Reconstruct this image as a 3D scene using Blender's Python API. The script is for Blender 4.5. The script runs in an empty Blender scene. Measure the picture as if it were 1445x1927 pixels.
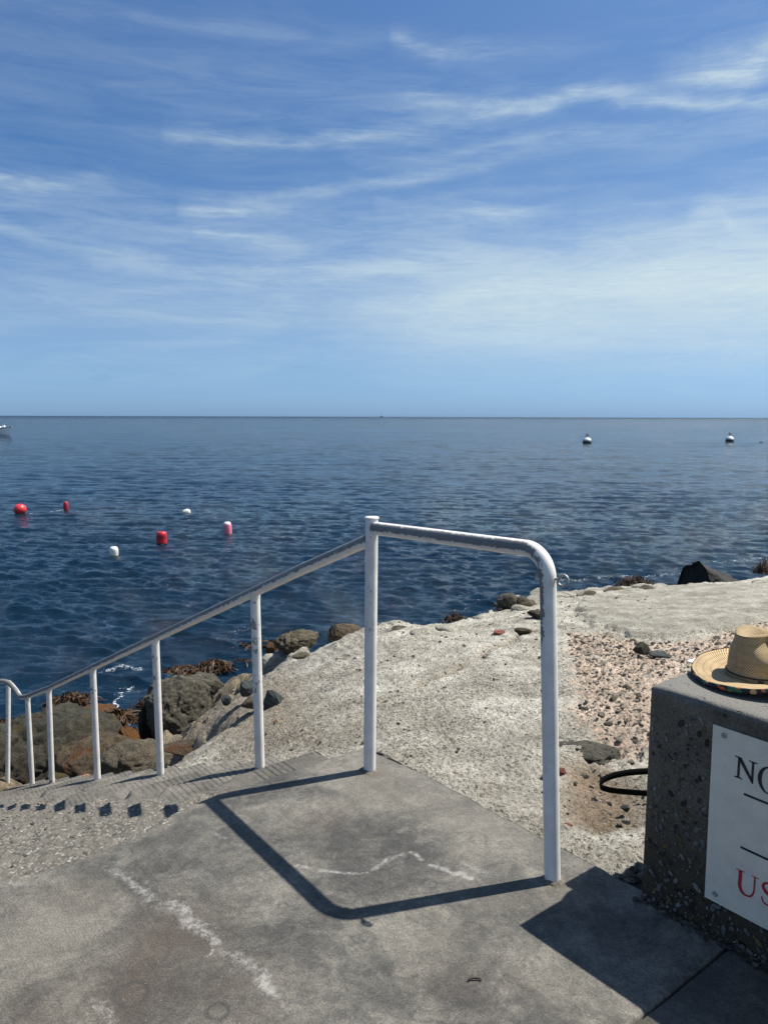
import bpy, math, random
import numpy as np
from mathutils import Vector, Matrix
sc = bpy.context.scene
col = sc.collection
R = math.radians

# ---------------------------------------------------------------- camera
EYE = 1.45                      # eye height above the platform
PITCH, ROLL, FPX, PW, PH = R(7.07), R(0.16), 1447.0, 1445.0, 1927.0
c_, s_ = math.cos(ROLL), math.sin(ROLL)
_U = np.array([0, math.sin(PITCH), math.cos(PITCH)]); _D = np.array([0, math.cos(PITCH), -math.sin(PITCH)])
_R = np.array([1., 0, 0])
CR, CU = c_*_R + s_*_U, -s_*_R + c_*_U
cam = bpy.data.cameras.new('camera'); cob = bpy.data.objects.new('camera', cam); col.objects.link(cob)
M4 = Matrix.Identity(4)
for i in range(3):
    M4[i][0], M4[i][1], M4[i][2] = CR[i], CU[i], -_D[i]
M4[2][3] = EYE
cob.matrix_world = M4
cam.sensor_fit = 'VERTICAL'; cam.sensor_height = 24.0; cam.lens = 24.0*FPX/PH
cam.clip_start = 0.05; cam.clip_end = 60000
sc.camera = cob

# ---------------------------------------------------------------- light
SUN_EL = R(57.0)
SUN_H = np.array([.938, .346]); SUN_H = SUN_H/np.linalg.norm(SUN_H)
sund = np.array([SUN_H[0]*math.cos(SUN_EL), SUN_H[1]*math.cos(SUN_EL), math.sin(SUN_EL)])
SKY_STRENGTH, SUN_STRENGTH = 0.050, 5.0
sun = bpy.data.lights.new('sun', 'SUN'); sun.energy = SUN_STRENGTH; sun.angle = R(0.53); sun.color = (1.0, .955, .88)
sob = bpy.data.objects.new('sun', sun); col.objects.link(sob)
sob.rotation_euler = Vector(sund).to_track_quat('Z', 'Y').to_euler(); sob.location = (10, 5, 30)
sc.view_settings.view_transform = 'Standard'; sc.view_settings.look = 'None'
sc.view_settings.exposure = 0.65; sc.view_settings.gamma = 1.0; sc.view_settings.use_curve_mapping = False

def ray(px, py):
    return _D + (px-PW/2)/FPX*CR - (py-PH/2)/FPX*CU
def at(px, py, Y=None, z=None):
    """the point of the place seen at (px, py), at depth Y or at height z"""
    d = ray(px, py)
    t = Y/d[1] if Y is not None else (z-EYE)/d[2]
    return np.array([0, 0, EYE]) + t*d
def azel(px, py):
    d = ray(px, py); d = d/np.linalg.norm(d)
    return math.atan2(d[0], d[1]), math.asin(d[2])

# ---------------------------------------------------------------- node helper
class NT:
    def __init__(s, tree): s.t = tree; s.t.nodes.clear()
    def n(s, typ, ins=None, **props):
        nd = s.t.nodes.new(typ)
        for k, v in props.items(): setattr(nd, k, v)
        for k, v in (ins or {}).items(): s.set(nd, k, v)
        return nd
    def set(s, nd, k, v):
        i = nd.inputs[k]
        if hasattr(v, 'is_output') or isinstance(v, bpy.types.NodeSocket): s.t.links.new(v, i)
        elif isinstance(v, bpy.types.Node): s.t.links.new(v.outputs[0], i)
        else: i.default_value = v
    def m(s, op, a, b=0.0, c=0.0, clamp=False):
        nd = s.n('ShaderNodeMath', operation=op); nd.use_clamp = clamp
        s.set(nd, 0, a); s.set(nd, 1, b)
        if op in ('MULTIPLY_ADD', 'WRAP', 'COMPARE'): s.set(nd, 2, c)
        return nd.outputs[0]
    def v(s, op, a, b=(0, 0, 0)):
        nd = s.n('ShaderNodeVectorMath', operation=op); s.set(nd, 0, a)
        if op == 'SCALE': s.set(nd, 'Scale', b)
        elif op not in ('NORMALIZE', 'LENGTH'): s.set(nd, 1, b)
        return nd.outputs['Value'] if op in ('LENGTH', 'DOT_PRODUCT') else nd.outputs[0]
    def mix(s, f, a, b, blend='MIX'):
        nd = s.n('ShaderNodeMix', data_type='RGBA', blend_type=blend)
        s.set(nd, 0, f); s.set(nd, 6, a); s.set(nd, 7, b); return nd.outputs[2]
    def mr(s, x, a, b, c=0.0, d=1.0, smooth=True):
        nd = s.n('ShaderNodeMapRange', interpolation_type='SMOOTHSTEP' if smooth else 'LINEAR')
        for i, q in enumerate((x, a, b, c, d)): s.set(nd, i, q)
        return nd.outputs[0]
    def noise(s, vec, scale, detail=4, rough=.55, dist=0.0, color=False):
        nd = s.n('ShaderNodeTexNoise', {'Vector': vec, 'Scale': scale, 'Detail': detail, 'Roughness': rough, 'Distortion': dist})
        return nd.outputs[1 if color else 0]
    def vor(s, vec, scale, feature='F1', out='Distance', rnd=1.0):
        nd = s.n('ShaderNodeTexVoronoi', {'Vector': vec, 'Scale': scale, 'Randomness': rnd}, feature=feature)
        return nd.outputs[out]
    def attr(s, name):
        return s.n('ShaderNodeAttribute', attribute_name=name).outputs['Fac']
    def coord(s, which='Object'): return s.n('ShaderNodeTexCoord').outputs[which]
    def stretch(s, vec, sc_, rot=(0, 0, 0)):
        return s.n('ShaderNodeMapping', {'Vector': vec, 'Scale': sc_, 'Rotation': rot}).outputs[0]
    def bump(s, h, dist, strength=1.0, normal=None):
        ins = {'Height': h, 'Distance': dist, 'Strength': strength}
        if normal is not None: ins['Normal'] = normal
        return s.n('ShaderNodeBump', ins).outputs[0]
    def out(s, base, rough, normal=None, **kw):
        ins = {'Base Color': base, 'Roughness': rough}
        if normal is not None: ins['Normal'] = normal
        for k, v in kw.items(): ins[k.replace('_', ' ')] = v
        b = s.n('ShaderNodeBsdfPrincipled', ins)
        o = s.n('ShaderNodeOutputMaterial', {'Surface': b}); return b
def mat(name):
    m = bpy.data.materials.new(name); m.use_nodes = True
    return m, NT(m.node_tree)
def rgb(r, g, b): return (r, g, b, 1.0)

# ---------------------------------------------------------------- sky: clear air with streaks of cirrus
w = bpy.data.worlds.new('World'); sc.world = w; w.use_nodes = True
N = NT(w.node_tree)
sky = N.n('ShaderNodeTexSky', sky_type='NISHITA', sun_disc=False, sun_elevation=SUN_EL,
          sun_rotation=math.atan2(SUN_H[0], SUN_H[1]), altitude=0.0, air_density=1.0, dust_density=.35, ozone_density=2.2)
dirv = N.v('NORMALIZE', N.coord('Generated'))
sep = N.n('ShaderNodeSeparateXYZ', {0: dirv})
az = N.m('ARCTAN2', sep.outputs[0], sep.outputs[1]); el = N.m('ARCSINE', sep.outputs[2])
cv = N.n('ShaderNodeCombineXYZ', {0: az, 1: el}).outputs[0]
def cstretch(sx, sy, rot=0, off=0):
    return N.n('ShaderNodeMapping', {'Vector': cv, 'Scale': (sx, sy, 1), 'Rotation': (0, 0, rot), 'Location': (off, off*.7, off)}).outputs[0]
warp = N.m('SUBTRACT', N.noise(cstretch(3, 9, 0, 3.1), 1.6, 3), .5)
warp2 = N.m('SUBTRACT', N.noise(cstretch(14, 40, R(-6), 1.3), 1.0, 4, .6), .5)
elw = N.m('ADD', el, N.m('ADD', N.m('MULTIPLY', warp, .022), N.m('MULTIPLY', warp2, .026)))
fine = N.mr(N.noise(cstretch(7, 48, R(-7), 5.2), 1.0, 8, .62, 1.1), .34, .70)
fine2 = N.mr(N.noise(cstretch(5, 38, R(6), 9.7), 1.0, 7, .6, .6), .40, .70)
mid = N.mr(N.noise(cstretch(1.6, 7, R(-4), 2.2), 1.0, 4, .5, .4), .35, .70)
hair = N.mr(N.noise(cstretch(16, 105, R(-12), 7.7), 1.0, 7, .65, 1.6), .33, .70)
def curve(x, pts):
    xs = [p[0] for p in pts]; ys = [p[1] for p in pts]
    x0, x1 = -.75, .75; y0, y1 = min(ys)-1e-3, max(ys)+1e-3
    fc = N.n('ShaderNodeFloatCurve'); cm = fc.mapping; cm.use_clip = False
    P = [((a-x0)/(x1-x0), (b-y0)/(y1-y0)) for a, b in pts]
    cu = cm.curves[0]
    cu.points[0].location = P[0]; cu.points[1].location = P[-1]
    for q in P[1:-1]: cu.points.new(*q)
    cm.update(); cm.extend = 'HORIZONTAL'
    N.set(fc, 'Value', N.mr(x, x0, x1, 0, 1, False))
    return N.mr(fc.outputs[0], 0, 1, y0, y1, False)
def streak(pts, width, amp, tex, sharp_up=1.0):
    """pts: (x, y, weight) along the streak as seen; width in radians"""
    ae = [azel(p[0], p[1]) for p in pts]
    cpts = [(a, e) for a, e in ae]; apts = [(a, p[2]) for (a, e), p in zip(ae, pts)]
    d = N.m('SUBTRACT', elw, curve(az, cpts))
    g = N.m('EXPONENT', N.m('MULTIPLY', N.m('POWER', N.m('ABSOLUTE', N.m('DIVIDE', d, width)), 1.6), -1.0))
    am = N.m('MAXIMUM', curve(az, apts), 0.0)
    t = N.m('ADD', N.m('MULTIPLY_ADD', tex, .55, .27), N.m('MULTIPLY', hair, .22))
    return N.m('MULTIPLY', N.m('MULTIPLY', g, am), N.m('MULTIPLY', t, amp*1.15))
S = []
S.append(streak([(590, 200, 0), (700, 201, .35), (850, 196, .9), (1000, 188, 1), (1110, 172, 1), (1250, 180, .5), (1330, 186, .3), (1445, 192, 0.0)], .0085, .50, fine))
S.append(streak([(300, 250, 0), (420, 262, .8), (560, 270, .8), (700, 258, .8), (800, 243, .8), (950, 216, 1), (1080, 186, .8), (1180, 160, 0)], .0085, .48, fine))
S.append(streak([(1130, 176, 0), (1230, 186, .9), (1330, 189, 1), (1445, 190, 1)], .006, .50, fine))
S.append(streak([(730, 70, 0), (790, 82, 1), (850, 96, .8), (960, 98, .5), (1100, 92, .2), (1180, 90, 0)], .009, .50, fine2))
S.append(streak([(1220, 140, 0), (1310, 134, .6), (1380, 126, 1), (1445, 98, 1), (1600, 40, 1)], .016, .95, fine2))
S.append(streak([(0, 346, .8), (60, 349, 1), (140, 350, .7), (230, 352, 0)], .009, .55, fine))
S.append(streak([(330, 385, 0), (400, 398, 1), (470, 398, .8), (600, 408, .55), (760, 412, .6), (900, 408, .8), (1000, 402, .4), (1080, 395, 0)], .014, .55, fine2))
S.append(streak([(360, 440, 0), (420, 448, .9), (500, 458, .7), (590, 466, 0)], .008, .50, fine))
S.append(streak([(520, 370, 0), (640, 356, .6), (800, 330, .7), (950, 300, .7), (1100, 262, .6), (1300, 255, .5), (1445, 240, .5)], .011, .28, fine2))
S.append(streak([(640, 300, 0), (760, 296, .6), (880, 284, .8), (1000, 262, .8), (1120, 246, .6), (1300, 236, .3)], .008, .30, fine))
S.append(streak([(430, 378, 0), (560, 368, .7), (700, 350, .8), (850, 322, .5), (960, 306, 0)], .006, .30, fine))
S.append(streak([(700, 386, 0), (820, 380, .8), (940, 360, .7), (1100, 350, .3), (1200, 352, 0)], .007, .26, fine))
S.append(streak([(0, 426, .6), (60, 442, .8), (200, 480, .7), (330, 498, .3)], .009, .34, fine))
S.append(streak([(500, 560, 0), (620, 520, .5), (760, 494, .8), (960, 480, .5), (1100, 492, .2)], .010, .40, fine))
S.append(streak([(650, 590, 0), (800, 574, .8), (960, 540, .7), (1100, 522, .8), (1300, 500, .6)], .009, .30, fine))
S.append(streak([(150, 500, .0), (300, 505, .5), (450, 520, .7), (620, 514, 1), (760, 500, .9), (900, 482, .8), (1050, 482, .5), (1200, 470, .1)], .030, .42, fine2))
S.append(streak([(1080, 460, 0), (1160, 450, .9), (1250, 448, .9), (1320, 420, .9), (1400, 400, 1), (1445, 385, 1), (1600, 350, 1)], .024, .50, fine2))
S.append(streak([(1290, 405, 0), (1340, 400, .9), (1370, 425, .8), (1445, 455, .6)], .012, .40, fine))
S.append(streak([(600, 600, 0), (750, 590, .45), (880, 572, .75), (1020, 556, .85), (1150, 540, .92), (1300, 528, 1), (1445, 520, 1), (1700, 500, 1)], .048, .85, N.m('MULTIPLY_ADD', fine2, .25, .75)))
S.append(streak([(700, 640, 0), (900, 625, .4), (1100, 600, .7), (1300, 580, .9), (1445, 570, 1), (1700, 560, 1)], .075, .42, N.m('MULTIPLY_ADD', mid, .2, .8)))
S.append(streak([(0, 560, .5), (200, 575, .6), (500, 575, .7), (800, 600, .6), (1100, 620, .6), (1445, 620, .5)], .060, .34, N.m('MULTIPLY_ADD', mid, .4, .6)))
S.append(streak([(0, 80, .6), (250, 110, .6), (450, 90, .7), (600, 60, .2), (700, 40, 0)], .045, .12, fine2))
dens = S[0]
for q in S[1:]:
    dens = N.m('SUBTRACT', N.m('ADD', dens, q), N.m('MULTIPLY', dens, q))   # screen
elup = N.mr(el, -.01, .10); eltop = N.mr(el, .45, .12)
veil = N.m('MULTIPLY', N.m('MULTIPLY', fine, mid), .12)
veil2 = N.m('MULTIPLY', N.m('MULTIPLY', fine2, N.mr(el, .5, .1)), .13)
side = N.m('ADD', N.mr(az, -.5, .5, .03, .12), N.m('MULTIPLY', N.mr(az, .4, 1.5), .22))
veils = N.m('ADD', N.m('ADD', veil, veil2), side)
dens = N.m('SUBTRACT', N.m('ADD', dens, veils), N.m('MULTIPLY', dens, veils))
dens = N.m('MULTIPLY', dens, elup, clamp=True)
gr = N.n('ShaderNodeValToRGB', {0: N.mr(el, 0, .6, 0, 1, False)}); ce = gr.color_ramp
for i_, (p_, c_r) in enumerate([(0, (.52, .92, 1.92)), (.1, (.62, .93, 1.50)), (.2, (.60, .88, 1.32)), (.5, (.51, .90, 1.31)), (.85, (.52, .95, 1.43))]):
    e_ = ce.elements[i_] if i_ < 2 else ce.elements.new(p_)
    e_.position = p_; e_.color = tuple(q/2 for q in c_r)+(1,)
grade = N.mix(1.0, N.mix(1.0, sky.outputs[0], gr.outputs[0], 'MULTIPLY'), rgb(2, 2, 2), 'MULTIPLY')
# small grey smudges of low cloud near the horizon
sm = N.m('MULTIPLY', N.mr(N.noise(cstretch(20, 70, 0, 4.4), 1.0, 4, .6), .64, .74), N.m('MULTIPLY', N.mr(el, .02, .05), N.mr(el, .11, .07)))
cloudc = N.mix(1.0, grade, rgb(8.2, 9.9, 10.5), 'MIX')
skyc = N.mix(dens, grade, cloudc)
skyc = N.mix(N.m('MULTIPLY', sm, .13), skyc, rgb(2.0, 3.6, 6.2))
bg = N.n('ShaderNodeBackground', {'Color': skyc, 'Strength': SKY_STRENGTH})
N.n('ShaderNodeOutputWorld', {'Surface': bg})

# ---------------------------------------------------------------- numpy noise
def _h(ix, iy, iz=0, seed=0):
    n = (ix.astype(np.int64)*374761393 + iy.astype(np.int64)*668265263 + np.asarray(iz).astype(np.int64)*2147483647 + seed*1274126177) & 0xffffffff
    n = ((n ^ (n >> 13))*1274126177) & 0xffffffff
    n = ((n ^ (n >> 16))*2246822519) & 0xffffffff
    return ((n ^ (n >> 15)) & 0xffffff)/float(0xffffff)
def vn2(x, y, seed=0):
    ix, iy = np.floor(x), np.floor(y); fx, fy = x-ix, y-iy
    fx = fx*fx*(3-2*fx); fy = fy*fy*(3-2*fy)
    a = _h(ix, iy, 0, seed); b = _h(ix+1, iy, 0, seed); c = _h(ix, iy+1, 0, seed); d = _h(ix+1, iy+1, 0, seed)
    return (a+(b-a)*fx)*(1-fy)+(c+(d-c)*fx)*fy
def fbm2(x, y, o=4, seed=0, g=.5):
    r = 0; a = 1; t = 0
    for i in range(o):
        r = r+a*vn2(x*2**i+17.3*i, y*2**i-9.1*i, seed+i); t += a; a *= g
    return r/t-.5
def vn3(x, y, z, seed=0):
    ix, iy, iz = np.floor(x), np.floor(y), np.floor(z); fx, fy, fz = x-ix, y-iy, z-iz
    fx, fy, fz = [f*f*(3-2*f) for f in (fx, fy, fz)]
    r = 0
    for a in (0, 1):
        for b in (0, 1):
            for c in (0, 1):
                r = r+_h(ix+a, iy+b, iz+c, seed)*(fx if a else 1-fx)*(fy if b else 1-fy)*(fz if c else 1-fz)
    return r
def fbm3(p, o=4, seed=0, g=.5):
    r = 0; a = 1; t = 0
    for i in range(o):
        q = p*2**i+11.7*i; r = r+a*vn3(q[:, 0], q[:, 1], q[:, 2], seed+i); t += a; a *= g
    return r/t-.5
def worley2(x, y, seed=0):
    """distance to the nearest cell point and that cell's random value"""
    ix, iy = np.floor(x), np.floor(y); best = np.full(x.shape, 9.0); val = np.zeros(x.shape)
    for a in (-1, 0, 1):
        for b in (-1, 0, 1):
            cx, cy = ix+a, iy+b
            d = np.hypot(cx+_h(cx, cy, 1, seed)-x, cy+_h(cx, cy, 2, seed)-y)
            k = d < best; best = np.where(k, d, best); val = np.where(k, _h(cx, cy, 3, seed), val)
    return best, val
def sst(a, b, x):
    t = np.clip((x-a)/(b-a), 0, 1); return t*t*(3-2*t)
def polysd(x, y, poly):
    """signed distance to a polygon, negative inside"""
    P = np.array(poly, float); d = np.full(x.shape, 1e9); ins = np.zeros(x.shape, bool)
    for i in range(len(P)):
        a, b = P[i], P[(i+1) % len(P)]; e = b-a
        t = np.clip(((x-a[0])*e[0]+(y-a[1])*e[1])/(e@e), 0, 1)
        d = np.minimum(d, np.hypot(x-a[0]-t*e[0], y-a[1]-t*e[1]))
        c = ((a[1] <= y) & (b[1] > y)) | ((b[1] <= y) & (a[1] > y))
        with np.errstate(divide='ignore', invalid='ignore'):
            xi = a[0]+(y-a[1])*e[0]/(e[1] if e[1] != 0 else 1e-12)
        ins ^= c & (x < xi)
    return np.where(ins, -d, d)
def linesd(x, y, pts):
    d = np.full(x.shape, 1e9)
    for a, b in zip(pts[:-1], pts[1:]):
        a = np.array(a[:2], float); b = np.array(b[:2], float); e = b-a
        t = np.clip(((x-a[0])*e[0]+(y-a[1])*e[1])/(e@e), 0, 1)
        d = np.minimum(d, np.hypot(x-a[0]-t*e[0], y-a[1]-t*e[1]))
    return d

# ---------------------------------------------------------------- mesh helpers
def npmesh(name, V, F, smooth=True):
    V = np.asarray(V, dtype=np.float32); F = np.asarray(F, dtype=np.int32)
    me = bpy.data.meshes.new(name); k = F.shape[1]
    me.vertices.add(len(V)); me.vertices.foreach_set('co', V.ravel())
    me.loops.add(F.size); me.loops.foreach_set('vertex_index', F.ravel())
    me.polygons.add(len(F)); me.polygons.foreach_set('loop_start', np.arange(len(F), dtype=np.int32)*k)
    me.polygons.foreach_set('loop_total', np.full(len(F), k, np.int32))
    me.update(calc_edges=True)
    me.polygons.foreach_set('use_smooth', np.full(len(F), smooth))
    return me
def fattr(me, name, arr):
    a = me.attributes.new(name, 'FLOAT', 'POINT'); a.data.foreach_set('value', np.asarray(arr, np.float32).ravel())
def gridfaces(n, m, flip=False):
    i = np.arange(n-1)[:, None]*m+np.arange(m-1)[None, :]
    f = np.stack([i, i+1, i+1+m, i+m], -1).reshape(-1, 4)
    return f[:, ::-1] if flip else f
def link(name, me, material=None, parent=None, label=None, cat=None, group=None, kind=None, loc=None):
    o = bpy.data.objects.new(name, me); col.objects.link(o)
    if material is not None and me is not None and len(me.materials) == 0: me.materials.append(material)
    if parent is not None: o.parent = parent
    if label: o['label'] = label
    if cat: o['category'] = cat
    if group: o['group'] = group
    if kind: o['kind'] = kind
    if loc is not None: o.location = loc
    return o
def pymesh(name, V, F, smooth=False):
    me = bpy.data.meshes.new(name); me.from_pydata([tuple(map(float, v)) for v in V], [], F); me.update()
    if smooth: me.polygons.foreach_set('use_smooth', np.full(len(me.polygons), True))
    return me
def tube(path, r, seg=24, cap=True, ref=(0, 0, 1), taper=None):
    """rings along a path; returns V, F and each vertex's outward direction and arc length"""
    P = np.array(path, float); n = len(P)
    T = np.gradient(P, axis=0); T /= np.linalg.norm(T, axis=1)[:, None]
    ref = np.array(ref, float)
    if abs(T[0]@ref) > .995: ref = np.array([1., .2, 0])
    nr = ref-T[0]*(ref@T[0]); nr /= np.linalg.norm(nr)
    V = []; Dn = []; L = []; s = 0
    for i in range(n):
        nr = nr-T[i]*(nr@T[i]); nr /= np.linalg.norm(nr); b = np.cross(T[i], nr)
        if i: s += np.linalg.norm(P[i]-P[i-1])
        rr = r if taper is None else r*taper[i]
        for k in range(seg):
            a = 2*math.pi*k/seg; d = nr*math.cos(a)+b*math.sin(a)
            V.append(P[i]+d*rr); Dn.append(d); L.append(s)
    F = [[i*seg+k, i*seg+(k+1) % seg, (i+1)*seg+(k+1) % seg, (i+1)*seg+k] for i in range(n-1) for k in range(seg)]
    if cap: F += [list(range(seg))[::-1], [(n-1)*seg+k for k in range(seg)]]
    return V, F, np.array(Dn), np.array(L)
def join(parts):
    V = []; F = []
    for v, f in parts:
        o = len(V); V += [tuple(x) for x in v]; F += [[i+o for i in q] for q in f]
    return V, F
def boxvf(x0, x1, y0, y1, z0, z1):
    return ([(x0, y0, z0), (x1, y0, z0), (x1, y1, z0), (x0, y1, z0), (x0, y0, z1), (x1, y0, z1), (x1, y1, z1), (x0, y1, z1)],
            [[0, 3, 2, 1], [4, 5, 6, 7], [0, 1, 5, 4], [1, 2, 6, 5], [2, 3, 7, 6], [3, 0, 4, 7]])
def lathe(prof, seg=32):
    V = []; F = []
    for r, z in prof:
        for k in range(seg): V.append((r*math.cos(2*math.pi*k/seg), r*math.sin(2*math.pi*k/seg), z))
    for i in range(len(prof)-1):
        for k in range(seg): F.append([i*seg+k, i*seg+(k+1) % seg, (i+1)*seg+(k+1) % seg, (i+1)*seg+k])
    F.append(list(range(seg))[::-1]); F.append([(len(prof)-1)*seg+k for k in range(seg)])
    return V, F

# the platform and the flight share one frame: s down the flight, v across it towards the left
P0 = np.array([-0.048, 3.009, 0.0])
UU = np.array([-.62, .785, 0]); UU /= np.linalg.norm(UU)
VV = np.array([-.785, -.62, 0]); VV /= np.linalg.norm(VV)
def W(s, v, z=0.0): return P0 + s*UU + v*VV + np.array([0, 0, z])
def Wn(s, v, z):
    s = np.asarray(s)[..., None]; v = np.asarray(v)[..., None]
    Q = P0+s*UU+v*VV; Q[..., 2] = z; return Q
def sv(p):
    d = np.asarray(p)[:2]-P0[:2]; return float(d@UU[:2]), float(d@VV[:2])
def spx(px, py, z=0.0): return sv(at(px, py, z=z))
SEA = -2.9
RISE, RUN, S0 = .18, .433, .22
EDGE = -.145      # seaward side of flight and platform

# ---------------------------------------------------------------- materials
def concrete_mat():
    m, N = mat('brushed concrete')
    o = N.coord(); ang = math.atan2(UU[1], UU[0])
    loc = N.stretch(o, (1, 1, 1), (0, 0, 0))
    ua = N.v('DOT_PRODUCT', o, tuple(UU)); va = N.v('DOT_PRODUCT', o, tuple(VV))
    sv_ = N.n('ShaderNodeCombineXYZ', {0: ua, 1: va}).outputs[0]
    brush = N.noise(N.stretch(sv_, (.8, 210, 1)), 1.0, 4, .6)
    brush2 = N.noise(N.stretch(sv_, (1.1, 60, 1)), 1.0, 3, .55)
    big = N.noise(o, 2.3, 8, .66, .45); med = N.noise(o, 8.5, 8, .72, .7); fin = N.noise(o, 170, 4, .8)
    grain = N.noise(o, 520, 2, .8)
    white, dark, brown, rough = [N.attr(a) for a in ('white', 'dark', 'brown', 'rough')]
    c = N.mix(N.mr(big, .38, .62), rgb(.057, .055, .050), rgb(.148, .139, .121))
    c = N.mix(N.m('MULTIPLY', N.mr(N.noise(o, 3.3, 8, .68, .8), .5, .64), .60), c, rgb(.040, .039, .037))
    c = N.mix(N.m('MULTIPLY', N.mr(med, .5, .68), .50), c, rgb(.150, .141, .120))
    md2 = N.noise(o, 27, 7, .75, .9)
    c = N.mix(1.0, c, N.mix(N.mr(md2, .36, .64), rgb(.74, .74, .75), rgb(1.26, 1.25, 1.22)), 'MULTIPLY')
    c = N.mix(N.m('MULTIPLY', brown, .8, clamp=True), c, rgb(.066, .050, .038))
    c = N.mix(N.m('MULTIPLY', dark, 1.0, clamp=True), c, rgb(.030, .031, .029))
    c = N.mix(N.m('MULTIPLY', N.m('MULTIPLY', dark, -1.0, clamp=True), 1.0), c, rgb(.175, .160, .132))
    c = N.mix(1.0, c, N.mix(N.mr(fin, .2, .8), rgb(.42, .42, .42), rgb(1.62, 1.61, 1.57)), 'MULTIPLY')
    c = N.mix(1.0, c, N.mix(N.mr(grain, .25, .75), rgb(.74, .74, .74), rgb(1.26, 1.26, 1.26)), 'MULTIPLY')
    c = N.mix(1.0, c, N.mix(N.mr(brush, .3, .7), rgb(.93, .93, .93), rgb(1.07, 1.07, 1.07)), 'MULTIPLY')
    c = N.mix(1.0, c, N.mix(N.mr(brush2, .62, .74), rgb(1, 1, 1), rgb(.86, .85, .83)), 'MULTIPLY')
    # pale salt bloom where the stroke and its own mottling agree
    wn = N.noise(o, 55, 6, .72, .8)
    wm = N.m('MULTIPLY', N.mr(N.m('ADD', white, N.m('ADD', N.m('MULTIPLY_ADD', wn, 3.0, -1.5), N.m('MULTIPLY_ADD', N.noise(o, 260, 3, .8), 1.6, -.8))), .42, 1.45), N.mr(white, .10, 1.1, 0, .66))
    c = N.mix(wm, c, rgb(.36, .345, .32))
    # sand grains and glints
    sp = N.n('ShaderNodeTexVoronoi', {'Vector': o, 'Scale': 105.0})
    spk = N.m('MULTIPLY', N.m('LESS_THAN', sp.outputs['Distance'], .13), N.m('GREATER_THAN', N.n('ShaderNodeSeparateColor', {0: sp.outputs['Color']}).outputs[0], .90))
    c = N.mix(N.m('MULTIPLY', spk, .55), c, rgb(.42, .40, .36))
    # exposed aggregate where the skin has gone
    vg = N.n('ShaderNodeTexVoronoi', {'Vector': o, 'Scale': 78.0})
    vr = N.n('ShaderNodeSeparateColor', {0: vg.outputs['Color']})
    ag = N.mix(N.mr(vr.outputs[0], .15, .75), rgb(.060, .056, .048), rgb(.27, .245, .20))
    ag = N.mix(N.m('MULTIPLY', N.m('GREATER_THAN', vr.outputs[1], .88), .8), ag, rgb(.44, .41, .35))
    ag = N.mix(N.mr(vg.outputs['Distance'], .35, .75), ag, rgb(.10, .088, .072))
    ag = N.mix(N.mr(N.noise(o, 26, 4, .6), .35, .65), ag, rgb(.155, .138, .112))
    ag = N.mix(1.0, ag, rgb(.84, .86, .87), 'MULTIPLY')
    c = N.mix(rough, c, ag)
    hb = N.m('ADD', N.m('MULTIPLY', brush, .35), N.m('ADD', N.m('MULTIPLY', fin, .6), N.m('MULTIPLY', grain, .35)))
    hg = N.m('ADD', N.m('MULTIPLY', N.m('SUBTRACT', 1.0, vg.outputs['Distance']), 1.5), N.m('MULTIPLY', N.noise(o, 45, 6, .8), 3.0))
    h = N.n('ShaderNodeMix', {0: rough, 2: hb, 3: hg}, data_type='FLOAT').outputs[0]
    nrm = N.bump(h, .0022, .85)
    N.out(c, N.mr(fin, .2, .8, .62, .86), nrm, Specular_IOR_Level=.35)
    return m
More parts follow.
